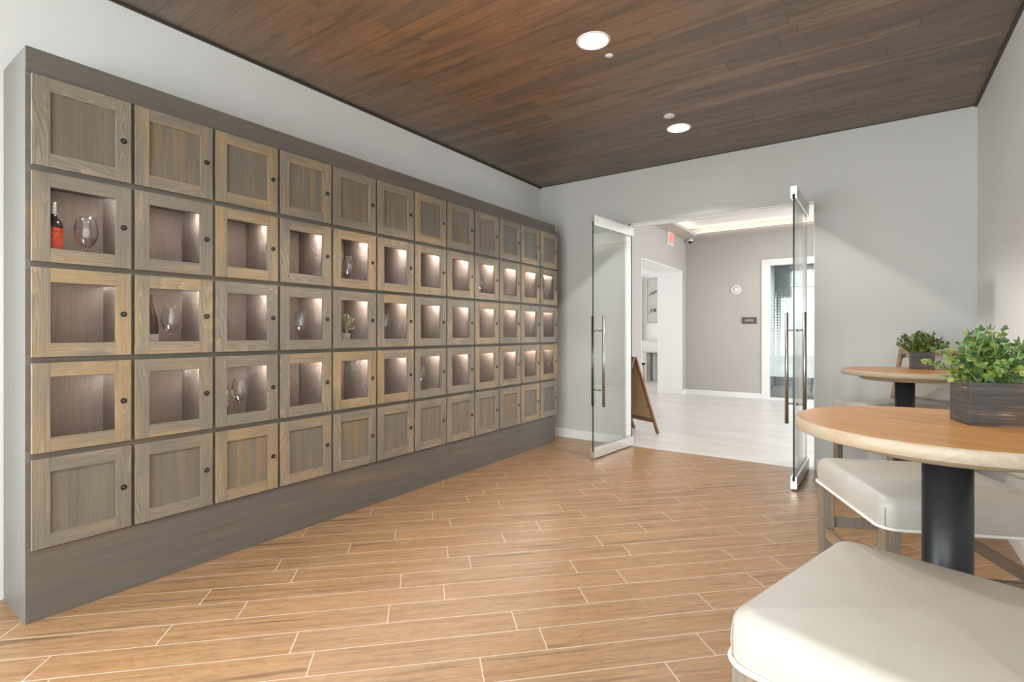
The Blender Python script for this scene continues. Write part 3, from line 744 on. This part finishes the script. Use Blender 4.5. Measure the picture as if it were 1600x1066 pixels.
sq = t.math('GREATER_THAN', t.noise(t.comb(t.math('MULTIPLY', y, 120.), t.math('MULTIPLY', z, 90.), 0.), 1., 2), .63)
M['label_red'] = t.principled(t.mix(t.math('MULTIPLY', t.math('MAXIMUM', band, sq), .75), (.74, .085, .03), (.22, .02, .01)), .5)
bottle(-3.105, .729, FL[1], 'dark wine bottle with orange-red label in the leftmost upper lit locker', M['bottle'], M['capsule'], M['label_red'], False, .04, .186)
bottle(-3.105, 1.118, FL[2], 'dark slope-shouldered bottle with white label in the middle locker row', M['bottle_red'], M['capsule_dark'], M['label_white'], True, .035, .10)
bottle(-3.105, 1.478, FL[3], 'mostly hidden bottle with a tall white label in the lowest lit locker row', M['bottle_red'], M['capsule_dark'], M['label_white'], False, .085, .175)
pt = thing('potted_plant', 'tiny pale-leaved plant in a white pot inside a lit locker', 'plant', (-3.10, 2.345, FL[2]))
b = bmesh.new(); lathe(b, [(0,0), (.026,0), (.028,.003), (.034,.10), (.034,.104), (.031,.104), (.030,.095), (0,.095)], 28); obj('pot', b, M['pot'], pt)
b = bmesh.new(); st = bmesh.new(); rn = random.Random(11)
for i in range(26):
    a = rn.uniform(0, 2*PI); el = rn.uniform(.05, 1.45)
    d = Vector((math.cos(a)*math.cos(el), math.sin(a)*math.cos(el), math.sin(el)))
    e = Vector((d.x*.066, d.y*.066, .095 + .035 + d.z*.10))
    path(st, [(0,0,.093), (d.x*.02, d.y*.02, .12), e], .0010, 5)
    for k in range(9):
        q = .35 + .65*k/8; p = Vector((0,0,.093)).lerp(e, q); leaf(b, p, d + Vector((rn.uniform(-1,1), rn.uniform(-1,1), rn.uniform(-.5,1))), .019, rn, .55)
obj('stems', st, M['stem'], pt); obj('foliage', b, M['leaf_pale'], pt, fix=False)

# ------------------------------------------------------------------ ceiling fixtures
def spot(parent, name, loc, e, ang, blend, size=.08, col=(1, .95, .89)):
    l = bpy.data.lights.new(name, 'SPOT'); l.energy = e; l.spot_size = ang; l.spot_blend = blend; l.shadow_soft_size = size; l.color = col
    o = bpy.data.objects.new(name, l); C.objects.link(o); o.parent = parent; o.location = loc; return o
def downlight(x, y, z, label, e, group, r=.088):
    t = thing('downlight', label, 'light', (x, y, z), 0, group)
    b = bmesh.new(); lathe(b, [(r-.012, -.001), (r, -.004), (r+.012, -.003), (r+.014, 0), (r-.012, 0)], 40); obj('trim_ring', b, M['white_plastic'], t)
    b = bmesh.new(); lathe(b, [(0, -.0035), (r+.002, -.0035)], 40); obj('lens', b, M['lamp'], t)
    spot(t, 'downlight_lamp', (0, 0, -.012), e, math.radians(122), .22)
    return t
DE = 125
downlight(-1.355, 2.794, H, 'round white recessed downlight in the plank ceiling, nearer to the viewer', DE, 'downlights in the plank ceiling')
downlight(-1.333, 4.40, H, 'round white recessed downlight in the plank ceiling, nearer to the doorway', DE, 'downlights in the plank ceiling')
downlight(-1.36, 1.19, H, 'added unseen downlight above the viewer, brightening the room', DE*.45, 'downlights in the plank ceiling')  # extra fitting out of view, added to lift the room light
downlight(-1.37, -.41, H, 'added unseen downlight behind the viewer, brightening the room', DE*.35, 'downlights in the plank ceiling')  # second added fitting out of view, continues the row as fill
downlight(-1.18, 9.18, HH+.17, 'small recessed downlight in the raised hall ceiling seen above the right glass door', 18, None, .075)
b = bmesh.new(); lathe(b, [(0, -.004), (.021, -.004), (.026, -.001), (.026, 0), (0, 0)], 24); lathe(b, [(.006, -.0042), (.009, -.0065), (.012, -.0042)], 16)
tag(obj('sprinkler_cover', b, M['white_plastic'], None, (-1.344, 3.0, H)), 'small white round sprinkler plate beside the nearer downlight', 'sprinkler')
b = bmesh.new(); lathe(b, [(0, -.012), (.040, -.012), (.043, -.010), (.043, -.006), (.038, -.005), (.038, 0), (0, 0)], 28)
tag(obj('sprinkler_cover', b, M['white_plastic'], None, (-1.316, 4.096, H)), 'larger white round sprinkler cap just before the farther downlight', 'sprinkler')

# ------------------------------------------------------------------ hall things
ex = thing('exit_sign', 'white exit sign with glowing red letters high on the hall wall', 'sign', (HX0, 9.30, 2.93))
b = bmesh.new(); box(b, (0, -.165, -.115), (.045, .165, .115), 0, .006); obj('housing', b, M['white_plastic'], ex)
b = bmesh.new(); box(b, (.0452, -.14, -.095), (.047, .14, .095)); obj('face_plate', b, M['exit_face'], ex)
mobj('letters', text_mesh('EXIT', .15), ex, (.0485, 0, 0), (PI/2, 0, PI/2)).data.materials.append(M['exit_red'])
cm = thing('security_camera', 'white dome security camera with dark eye in the hall corner', 'camera', (HX0+.13, HY1-.13, HH))
b = bmesh.new(); lathe(b, [(0, 0), (.052, 0), (.052, -.026), (.047, -.042), (0, -.042)], 24); obj('housing', b, M['white_plastic'], cm)
b = bmesh.new(); lathe(b, [(.044, -.038), (.042, -.06), (.031, -.079), (.013, -.088), (0, -.089)], 24); obj('dome', b, M['dark_plastic'], cm)
fs = thing('alarm_speaker', 'round white alarm speaker on the hall end wall above the office sign', 'alarm', (-2.06, HY1, 2.03))
for nm, pr, m in (('base_ring', [(.06, 0), (.088, 0), (.088, .012), (.078, .022), (.066, .022), (.06, .012)], 'white_plastic'), ('speaker_core', [(0, .0), (.042, 0), (.042, .016), (.03, .026), (0, .03)], 'white_plastic'), ('inner_gap', [(.04, .002), (.062, .002)], 'alu')):
    b = bmesh.new(); lathe(b, pr, 32); bmesh.ops.transform(b, matrix=Matrix.Rotation(PI/2, 4, 'X'), verts=b.verts); obj(nm, b, M[m], fs)
os_ = thing('office_sign', 'small dark wall plate lettered OFFICE in the hall', 'sign', (-1.83, HY1, 1.447))
b = bmesh.new(); box(b, (-.127, -.012, -.06), (.127, 0, .06), 0, .002); obj('plate', b, M['sign_plate'], os_)
mobj('letters', text_mesh('OFFICE', .045, .0006), os_, (0, -.0128, .0), (PI/2, 0, 0)).data.materials.append(M['letter'])

# folding A-frame sign
foot_r = Vector((-2.10, 6.07, 0)); foot_l = Vector((-2.47, 6.25, 0))
ax = (foot_l-foot_r); wd = ax.length; ax.normalize(); nrm = Vector((ax.y, -ax.x, 0))
if nrm.y < 0: nrm = -nrm                     # away from the viewer
sg_c = (foot_r+foot_l)/2 - nrm*.36
sg = thing('sandwich_board', 'brown wooden folding sign standing just inside the doorway', 'sign', tuple(sg_c), math.atan2(-ax.y, -ax.x))
AH, SP = .935, .36
for side in (1, -1):
    b = bmesh.new()
    hw = wd/2
    f = lambda x, t: Vector((x, side*SP*(1-t)+side*.012, AH*t))
    for x in (-hw, hw): beam(b, f(x, 0), f(x, 1), .04, .022, (0, side*AH, SP))
    beam(b, f(-hw, .17), f(hw, .17), .045, .02, (0, side*AH, SP)); beam(b, f(-hw, .965), f(hw, .965), .045, .02, (0, side*AH, SP))
    fr = obj('folding_frame', b, M['sign_wood'], sg)
    b = bmesh.new(); n = Vector((0, side*AH, SP)).normalized()
    pts = [f(-hw+.015, .17), f(hw-.015, .17), f(hw-.015, .965), f(-hw+.015, .965)]
    a = [b.verts.new(p + n*.002) for p in pts]; c = [b.verts.new(p + n*.008) for p in pts]
    b.faces.new(a[::-1]).material_index = 0; b.faces.new(c).material_index = 1
    for i in range(4): b.faces.new((a[i], a[(i+1)%4], c[(i+1)%4], c[i]))
    obj('board', b, [M['kraft'], M['chalk']], fr)
b = bmesh.new()
path(b, [f(wd/2-.01, .36) * 1 if False else Vector((wd/2-.02, SP*(1-.36), AH*.36)), Vector((wd/2-.02, 0, AH*.345)), Vector((wd/2-.02, -SP*(1-.36), AH*.36))], .003, 6); obj('chain', b, M['sign_wood'], sg)

# passage furniture
pic = thing('framed_picture', 'pale framed picture with dark branch motif on the far passage wall', 'picture', (-4.52, 12.9, 0))
px0 = -.19
b = bmesh.new(); box(b, (px0, -.035, 1.48), (.30, 0, 2.62), 0, .004); obj('frame', b, plain('grey_picture_frame', (.30, .295, .28), .5), pic)
b = bmesh.new(); box(b, (px0+.02, -.038, 1.50), (.28, -.034, 2.60)); obj('canvas', b, plain('picture_canvas', (.52, .52, .50), .7, var=.1, scale=9), pic)
b = bmesh.new()
for z in (2.22, 1.76):
    path(b, [(px0+.04, -.041, z-.06), (px0+.10, -.041, z), (px0+.17, -.041, z-.02), (px0+.24, -.041, z+.09)], .006, 5)
    leaf(b, Vector((px0+.1, -.042, z)), (.3, 0, .6), .10, R_); leaf(b, Vector((px0+.17, -.042, z)), (.6, 0, .5), .12, R_)
obj('branch_motif', b, M['dark_plastic'], pic, fix=False)
cb = thing('console_cabinet', 'slim pale wall cabinet on post legs at the passage end', 'cabinet', (-4.52, 12.66, 0))
b = bmesh.new(); box(b, (-.2, -.2, .72), (.35, .2, 1.02), 0, .006); obj('cabinet_box', b, plain('pale_console', (.60, .58, .55), .5), cb)
b = bmesh.new(); box(b, (-.16, -.215, .75), (.32, -.2, .99), 0, .004); obj('door', b, plain('pale_console_front', (.68, .66, .63), .5), cb)
b = bmesh.new(); box(b, (-.10, -.1, 0), (.0, .1, .72), 0, .004); obj('leg', b, plain('taupe_post', (.36, .32, .28), .5), cb)
b = bmesh.new(); box(b, (.2, -.1, 0), (.3, .1, .72), 0, .004); obj('leg', b, plain('taupe_post_far', (.36, .32, .28), .5), cb)
ch = thing('side_chair', 'dark side chair with thin metal legs half seen through the passage', 'chair', (-4.88, 12.25, 0), 1.0)
b = bmesh.new(); box(b, (-.24, -.23, .42), (.24, .23, .47), 0, .015); obj('seat', b, M['black_fabric'], ch)
b = bmesh.new(); box(b, (-.22, .20, .50), (.22, .25, .86), 0, .015); obj('backrest', b, M['black_fabric'], ch)
for x in (-.2, .2):
    for y in (-.19, .21):
        b = bmesh.new(); tube(b, (x, y, .43), (x*1.1, y*1.1, 0), .011, n=10); obj('leg', b, M['steel'], ch)
    b = bmesh.new(); tube(b, (x, .21, .43), (x, .225, .56), .01, n=8); obj('back_post', b, M['steel'], ch)
t = NT('dotted_curtain_fabric'); x, y, z = t.sep(t.coord())[:3]
v = t.n('TexVoronoi'); v.inputs['Scale'].default_value = 9.; t.put(v.inputs['Vector'], t.coord())
M['curtain'] = t.principled(t.mix(t.math('MULTIPLY', t.math('LESS_THAN', v.outputs['Distance'], .28), .6), (.8, .8, .8), (.3, .3, .3)), .8)
cu = thing('patterned_curtain', 'white curtain with small dark pattern in the bright passage', 'curtain', (-5.22, 12.75, 0))
b = bmesh.new(); pts = [(-.35 + .7*i/60, .03*math.sin(i*.9)) for i in range(61)]
va = [(b.verts.new((x, y, .9)), b.verts.new((x, y, 2.62))) for x, y in pts]
vb = [(b.verts.new((x, y+.003, .9)), b.verts.new((x, y+.003, 2.62))) for x, y in pts]
for (p, q), (p2, q2) in zip(zip(va, va[1:]), zip(vb, vb[1:])):
    b.faces.new((p[0], q[0], q[1], p[1])).smooth = True; b.faces.new((p2[0], p2[1], q2[1], q2[0])).smooth = True
obj('fabric', b, M['curtain'], cu, fix=False)
b = bmesh.new(); tube(b, (-.45, 0, 2.64), (.42, 0, 2.64), .014, n=10); obj('rod', b, M['dark_plastic'], cu)
# office chair glimpsed under the frosting
oc = thing('office_armchair', 'pale chair on dark tapered legs in the office behind the glass', 'chair', (-.62, 11.7, 0), .35)
b = bmesh.new(); box(b, (-.3, -.28, .34), (.3, .28, .47), 0, .04); obj('seat', b, M['leather'], oc)
b = bmesh.new(); box(b, (-.3, .2, .45), (.3, .3, .86), 0, .04); obj('backrest', b, M['leather'], oc)
for x in (-.24, .24):
    for y in (-.22, .22):
        b = bmesh.new(); tube(b, (x, y, .35), (x*1.12, y*1.12, 0), .024, .012, n=10); obj('leg', b, M['dark_plastic'], oc)

# ------------------------------------------------------------------ bar tables
TZ, TR, TT = .972, .358, .034
def bar_table(x, y, rz, label):
    t = thing('bar_table', label, 'table', (x, y, 0), rz, 'round bar tables')
    b = bmesh.new(); n = 96; r2 = TR-.004
    top = [b.verts.new((r2*math.cos(2*PI*i/n), r2*math.sin(2*PI*i/n), TZ)) for i in range(n)]
    up = [b.verts.new((TR*math.cos(2*PI*i/n), TR*math.sin(2*PI*i/n), TZ-.005)) for i in range(n)]
    lo = [b.verts.new((TR*math.cos(2*PI*i/n), TR*math.sin(2*PI*i/n), TZ-TT+.003)) for i in range(n)]
    bo = [b.verts.new((r2*math.cos(2*PI*i/n), r2*math.sin(2*PI*i/n), TZ-TT)) for i in range(n)]
    b.faces.new(top).material_index = 0; b.faces.new(bo[::-1]).material_index = 1
    for A, B in ((top, up), (up, lo), (lo, bo)):
        for i in range(n):
            f = b.faces.new((A[i], B[i], B[(i+1)%n], A[(i+1)%n])); f.material_index = 1; f.smooth = True
    obj('table_top', b, [M['table'], M['table_edge']], t)
    b = bmesh.new(); z = TZ-TT
    lathe(b, [(0, z-.032), (.235, z-.032), (.25, z-.026), (.258, z-.008), (.258, z), (0, z)], 64); obj('mounting_disc', b, M['table_plate'], t)
    b = bmesh.new(); tube(b, (0,0,.02), (0,0,z-.03), .0545, n=48); obj('column', b, M['black_metal'], t)
    b = bmesh.new(); lathe(b, [(0, 0), (.19, 0), (.19, .008), (.18, .012), (.07, .018), (.056, .03), (0, .03)], 48); obj('base_plate', b, M['black_metal'], t)
    return t
T1 = (.1725, 1.802); T2 = (.194, 4.28)
bar_table(*T1, -.35, 'round honey wood bar table on a black column, nearest the viewer')
bar_table(*T2, .1, 'round honey wood bar table on a black column, near the end wall')

# ------------------------------------------------------------------ bar chairs
def rring(w, d, r, inset, z, k=8):
    pts = []; a, c = w/2-inset, d/2-inset; rr = max(r-inset, .004)
    for cx, cy, s in ((a-rr, c-rr, 0), (-a+rr, c-rr, 1), (-a+rr, -c+rr, 2), (a-rr, -c+rr, 3)):
        for i in range(k+1):
            t = PI/2*(s + i/k); pts.append((cx+rr*math.cos(t), cy+rr*math.sin(t), z))
    return pts
def cushion(bm, w, d, h, rc=.05, re=.035, crown=.018, taper=0.):
    rings = [rring(w, d, rc, .012, 0), rring(w, d, rc, .002, .004), rring(w, d, rc, 0, .012), rring(w, d, rc, -.002, h*.45)]
    for i in range(7):
        a = PI/2*i/6; rings.append(rring(w, d, rc, re*(1-math.cos(a)), h-re+re*math.sin(a)))
    m = min(w, d)/2
    for q in (.12, .25, .4, .55, .7, .85, .97):
        ins = re + (m-re)*q*.98
        rings.append(rring(w, d, rc, ins, h + crown*(1-(1-q)**2)))
    V = [[bm.verts.new(p) for p in r] for r in rings]; n = len(V[0])
    for A, B in zip(V, V[1:]):
        for i in range(n):
            f = bm.faces.new((A[i], A[(i+1)%n], B[(i+1)%n], B[i])); f.smooth = True
    bm.faces.new(V[0][::-1]); f = bm.faces.new(V[-1]); f.smooth = True
SWd, SDp, SB, ST = .57, .52, .60, .102
def bar_chair(loc, rz, label):
    """local: chair faces -y, origin on the floor under the seat"""
    t = thing('bar_chair', label, 'chair', loc, rz, 'cream leather bar chairs')
    b = bmesh.new(); cushion(b, SWd, SDp, ST); st = obj('seat', b, M['leather'], t, (0, 0, SB))
    b = bmesh.new(); path(b, rring(SWd+.004, SDp+.004, .05, 0, .006), .0055, 8, True); obj('piping', b, M['piping'], st)
    for x in (-1, 1):
        b = bmesh.new(); k = .0515*.293
        xx, yy = x*(SWd/2-.013), -(SDp/2-.013)
        path(b, [(xx, yy, .006), (xx+x*.0015, yy-.0015, ST*.45), (xx, yy, ST-.032)], .0012, 6); obj('seam', b, M['leather'], st)
    b = bmesh.new(); box(b, (-SWd/2+.03, -SDp/2+.03, SB-.010), (SWd/2-.03, SDp/2-.03, SB+.004), 0, .003); obj('seat_frame', b, M['chair_wood_h'], t)
    lw = .046
    for x in (-1, 1):
        b = bmesh.new(); beam(b, (x*(SWd/2-.035), -(SDp/2-.035), 0), (x*(SWd/2-.035), -(SDp/2-.035), SB), lw, lw); obj('leg', b, M['chair_wood'], t)
        b = bmesh.new(); beam(b, (x*(SWd/2-.035), SDp/2+.035, 0), (x*(SWd/2-.035), SDp/2-.03, SB-.02), lw, lw)
        beam(b, (x*(SWd/2-.035), SDp/2-.03, SB-.03), (x*(SWd/2-.035), SDp/2+.075, 1.088), .034, .042); obj('leg', b, M['chair_wood'], t)['label'] = 'rear leg with raked back post'
    yf, yb = -(SDp/2-.035), SDp/2+.02
    for p, q in (((-1, yf, .40), (1, yf, .40)), ((-1, yb, .40), (1, yb, .40))):
        b = bmesh.new(); beam(b, (p[0]*(SWd/2-.04), p[1], p[2]), (q[0]*(SWd/2-.04), q[1], q[2]), .022, .04, (0,0,1)); obj('stretcher', b, M['chair_wood_h'], t)
    for x in (-1, 1):
        b = bmesh.new(); beam(b, (x*(SWd/2-.035), yf, .44), (x*(SWd/2-.035), yb, .44), .022, .04, (0,0,1)); obj('stretcher', b, M['chair_wood'], t)
    b = bmesh.new(); beam(b, (-(SWd/2-.018), SDp/2+.070, 1.070), ((SWd/2-.018), SDp/2+.070, 1.070), .032, .036, (0,0,1)); obj('top_rail', b, M['rail_wood'], t)
    b = bmesh.new(); tb = bmesh.new(); cushion(tb, SWd-.125, .305, .052, .03, .02, .008)
    m = Matrix.Translation((0, SDp/2+.055, .872)) @ Matrix.Rotation(PI/2 - .19, 4, 'X')
    join(b, tb, m); obj('backrest', b, M['leather'], t)
    return t
def face(fx, fy): return math.atan2(fy, fx) + PI/2
c1 = bar_chair((.103, 1.217, 0), face(-.96, .285), 'cream leather bar chair in front of the nearest table, closest to the viewer')
dup(c1, (.160, 2.340, 0), face(-.918, -.395), 'cream leather bar chair tucked behind the nearest table and its black column')
dup(c1, (.135, 4.70, 0), face(-.75, -.66), 'cream leather bar chair behind the farther table by the end wall')

# ------------------------------------------------------------------ planters
def planter(x, y, ang, label, w, d, h):
    t = thing('planter_box', label, 'plant', (x, y, TZ+.0005), ang, 'planters on the bar tables')
    b = bmesh.new(); th = .011
    box(b, (-w/2, -d/2, 0), (w/2, -d/2+th, h), 0, .0012); box(b, (-w/2, d/2-th, 0), (w/2, d/2, h), 0, .0012)
    box(b, (-w/2, -d/2+th, 0), (-w/2+th, d/2-th, h-.0005), 0, .0012); box(b, (w/2-th, -d/2+th, 0), (w/2, d/2-th, h-.0005), 0, .0012); box(b, (-w/2+th, -d/2+th, .002), (w/2-th, d/2-th, .012))
    obj('wooden_box', b, M['crate'], t)
    b = bmesh.new(); box(b, (-w/2+th, -d/2+th, .012), (w/2-th, d/2-th, h-.012)); obj('soil', b, M['soil'], t)
    return t
w, d, h = .135, .108, .115
cx, cy = .220, 1.821; ex_ = Vector((.96, .28)).normalized(); ey_ = Vector((-ex_.y, ex_.x))
ctr = Vector((cx, cy)) + ex_*w/2 + ey_*d/2
p1 = planter(ctr.x, ctr.y, math.atan2(ex_.y, ex_.x), 'dark wooden box of round-leaved green eucalyptus on the nearest table', w, d, h)
st = bmesh.new(); fo = bmesh.new(); rn = random.Random(21)
for i in range(58):
    a = rn.uniform(0, 2*PI); el = rn.uniform(.12, 1.5); Ln = rn.uniform(.11, .165) * (.54 + .46*math.sin(el))
    b0 = Vector((rn.uniform(-.045, .045), rn.uniform(-.035, .035), h-.014))
    dr = Vector((math.cos(a)*math.cos(el), math.sin(a)*math.cos(el), math.sin(el)))
    pts = [b0 + Vector((dr.x*Ln*q*(.35+.65*q), dr.y*Ln*q*(.35+.65*q), (.25+.75*dr.z)*Ln*q - .25*(1-dr.z)*Ln*q*q*.5)) for q in (0, .25, .5, .75, 1.)]
    path(st, pts, .0013, 5)
    for k in range(8):
        q = .28 + .72*k/7; f_ = q*4; j = min(int(f_), 3); p = pts[j].lerp(pts[j+1], f_-j); tg = (pts[j+1]-pts[j]).normalized()
        sd = tg.cross(Vector((0,0,1)) if k % 2 else Vector((1,.3,.2))).normalized()
        sz = (.0255 - .010*q) * rn.uniform(.8, 1.2)
        for s in (-1, 1): leaf(fo, p, sd*s + tg*.5 + Vector((0,0,.15)), sz, rn, .85, .12)
    leaf(fo, pts[-1], tg, .018, rn, .6)
for k in range(3):
    base = Vector((.03+.012*k, 0, h-.014)); tip = base + Vector((.075+.02*k, -.01+.03*k, .165-.02*k)); pts = [base.lerp(tip, q) + Vector((0,0,.03*math.sin(q*PI))) for q in (0,.25,.5,.75,1)]
    path(st, pts, .0013, 5)
    for j in range(9):
        q = .35 + .65*j/8; p = base.lerp(tip, q) + Vector((0,0,.03*math.sin(q*PI)))
        for s in (-1, 1): leaf(fo, p, Vector((.35, .3*s, .6)), .020, rn, .6, .12)
obj('stems', st, M['stem'], p1); obj('foliage', fo, M['leaf_euc'], p1, fix=False)
w, d, h = .125, .108, .115
ex_ = Vector((.998, .06)).normalized(); ey_ = Vector((-ex_.y, ex_.x)); ctr = Vector((.235, 4.406)) + ex_*w/2 + ey_*d/2
p2 = planter(ctr.x, ctr.y, math.atan2(ex_.y, ex_.x), 'dark wooden box of small-leaved boxwood on the farther table', w, d, h)
st = bmesh.new(); fo = bmesh.new(); rn = random.Random(5)
for i in range(85):
    a = rn.uniform(0, 2*PI); el = rn.uniform(.1, 1.5); Ln = rn.uniform(.10, .155) * (.8 + .2*math.sin(el))
    b0 = Vector((rn.uniform(-.04, .04), rn.uniform(-.035, .035), h-.014))
    dr = Vector((math.cos(a)*math.cos(el), math.sin(a)*math.cos(el), math.sin(el)))
    pts = [b0 + Vector((dr.x*Ln*1.0*q, dr.y*Ln*1.0*q, (.3+.7*dr.z)*Ln*q)) for q in (0, .33, .66, 1.)]
    path(st, pts, .0012, 5)
    for k in range(9):
        q = .25 + .75*k/8; f_ = q*3; j = min(int(f_), 2); p = pts[j].lerp(pts[j+1], f_-j)
        leaf(fo, p, dr + Vector((rn.uniform(-1,1), rn.uniform(-1,1), rn.uniform(-.3,1))), rn.uniform(.018, .030), rn, .66, .12)
obj('stems', st, M['stem'], p2); obj('foliage', fo, M['leaf_box'], p2, fix=False)

# ------------------------------------------------------------------ light
def area(name, loc, rot, sx, sy, e, col=(1,1,1), spread=PI):
    l = bpy.data.lights.new(name, 'AREA'); l.shape = 'RECTANGLE'; l.size = sx; l.size_y = sy; l.energy = e; l.color = col; l.spread = spread
    o = bpy.data.objects.new(name, l); C.objects.link(o); o.location = loc; o.rotation_euler = rot; return o
area('daylight_window', ((wx0+wx1)/2, YB-.25, (wz0+wz1)/2), (PI/2, 0, 0), wx1-wx0, wz1-wz0, 235, (.92, .96, 1.))
area('daylight_window_left', (XL-.25, (LW0+LW1)/2, (wz0+wz1)/2), (0, -PI/2, 0), wz1-wz0, LW1-LW0, 115, (.92, .96, 1.))
area('fill_hall', (HX1+.3, 7.9, 1.5), (0, PI/2, 0), 2.4, 3.4, 150, (.97, .98, 1.))  # added fill lamp behind an invented opening, brightens the hall
area('fill_passage', (-7.1, 9.8, 1.7), (0, -PI/2, 0), 2.4, 4.5, 75, (1., .99, .98))  # added unseen fill panel before a solid wall, no window there
area('daylight_office', ((ox0+ox1)/2, OY+.35, 1.75), (-PI/2, 0, 0), 2.3, 1.9, 100, (.95, .98, 1.))
wd_ = bpy.data.worlds.new('sky'); SC.world = wd_; wd_.use_nodes = True
nt = wd_.node_tree; bg = nt.nodes['Background']; bg.inputs[0].default_value = (.85, .93, 1., 1); bg.inputs[1].default_value = 1.6

# ------------------------------------------------------------------ camera
cam = bpy.data.cameras.new('camera'); co = bpy.data.objects.new('camera', cam); C.objects.link(co)
cam.sensor_width = 36; cam.lens = 18.0; cam.shift_y = -13/1600
co.location = (0, 0, 1.22); co.rotation_euler = (PI/2, 0, math.atan2(558, 800))
cam.clip_start = .02
SC.camera = co
vs = SC.view_settings
vs.view_transform = 'Standard'; vs.look = 'None'; vs.gamma = 1.; vs.use_curve_mapping = False; vs.exposure = .45
cy_ = SC.cycles
cy_.use_denoising = True; cy_.max_bounces = 10; cy_.diffuse_bounces = 5; cy_.glossy_bounces = 4; cy_.transparent_max_bounces = 24
cy_.caustics_reflective = False; cy_.caustics_refractive = False; cy_.sample_clamp_indirect = 6.
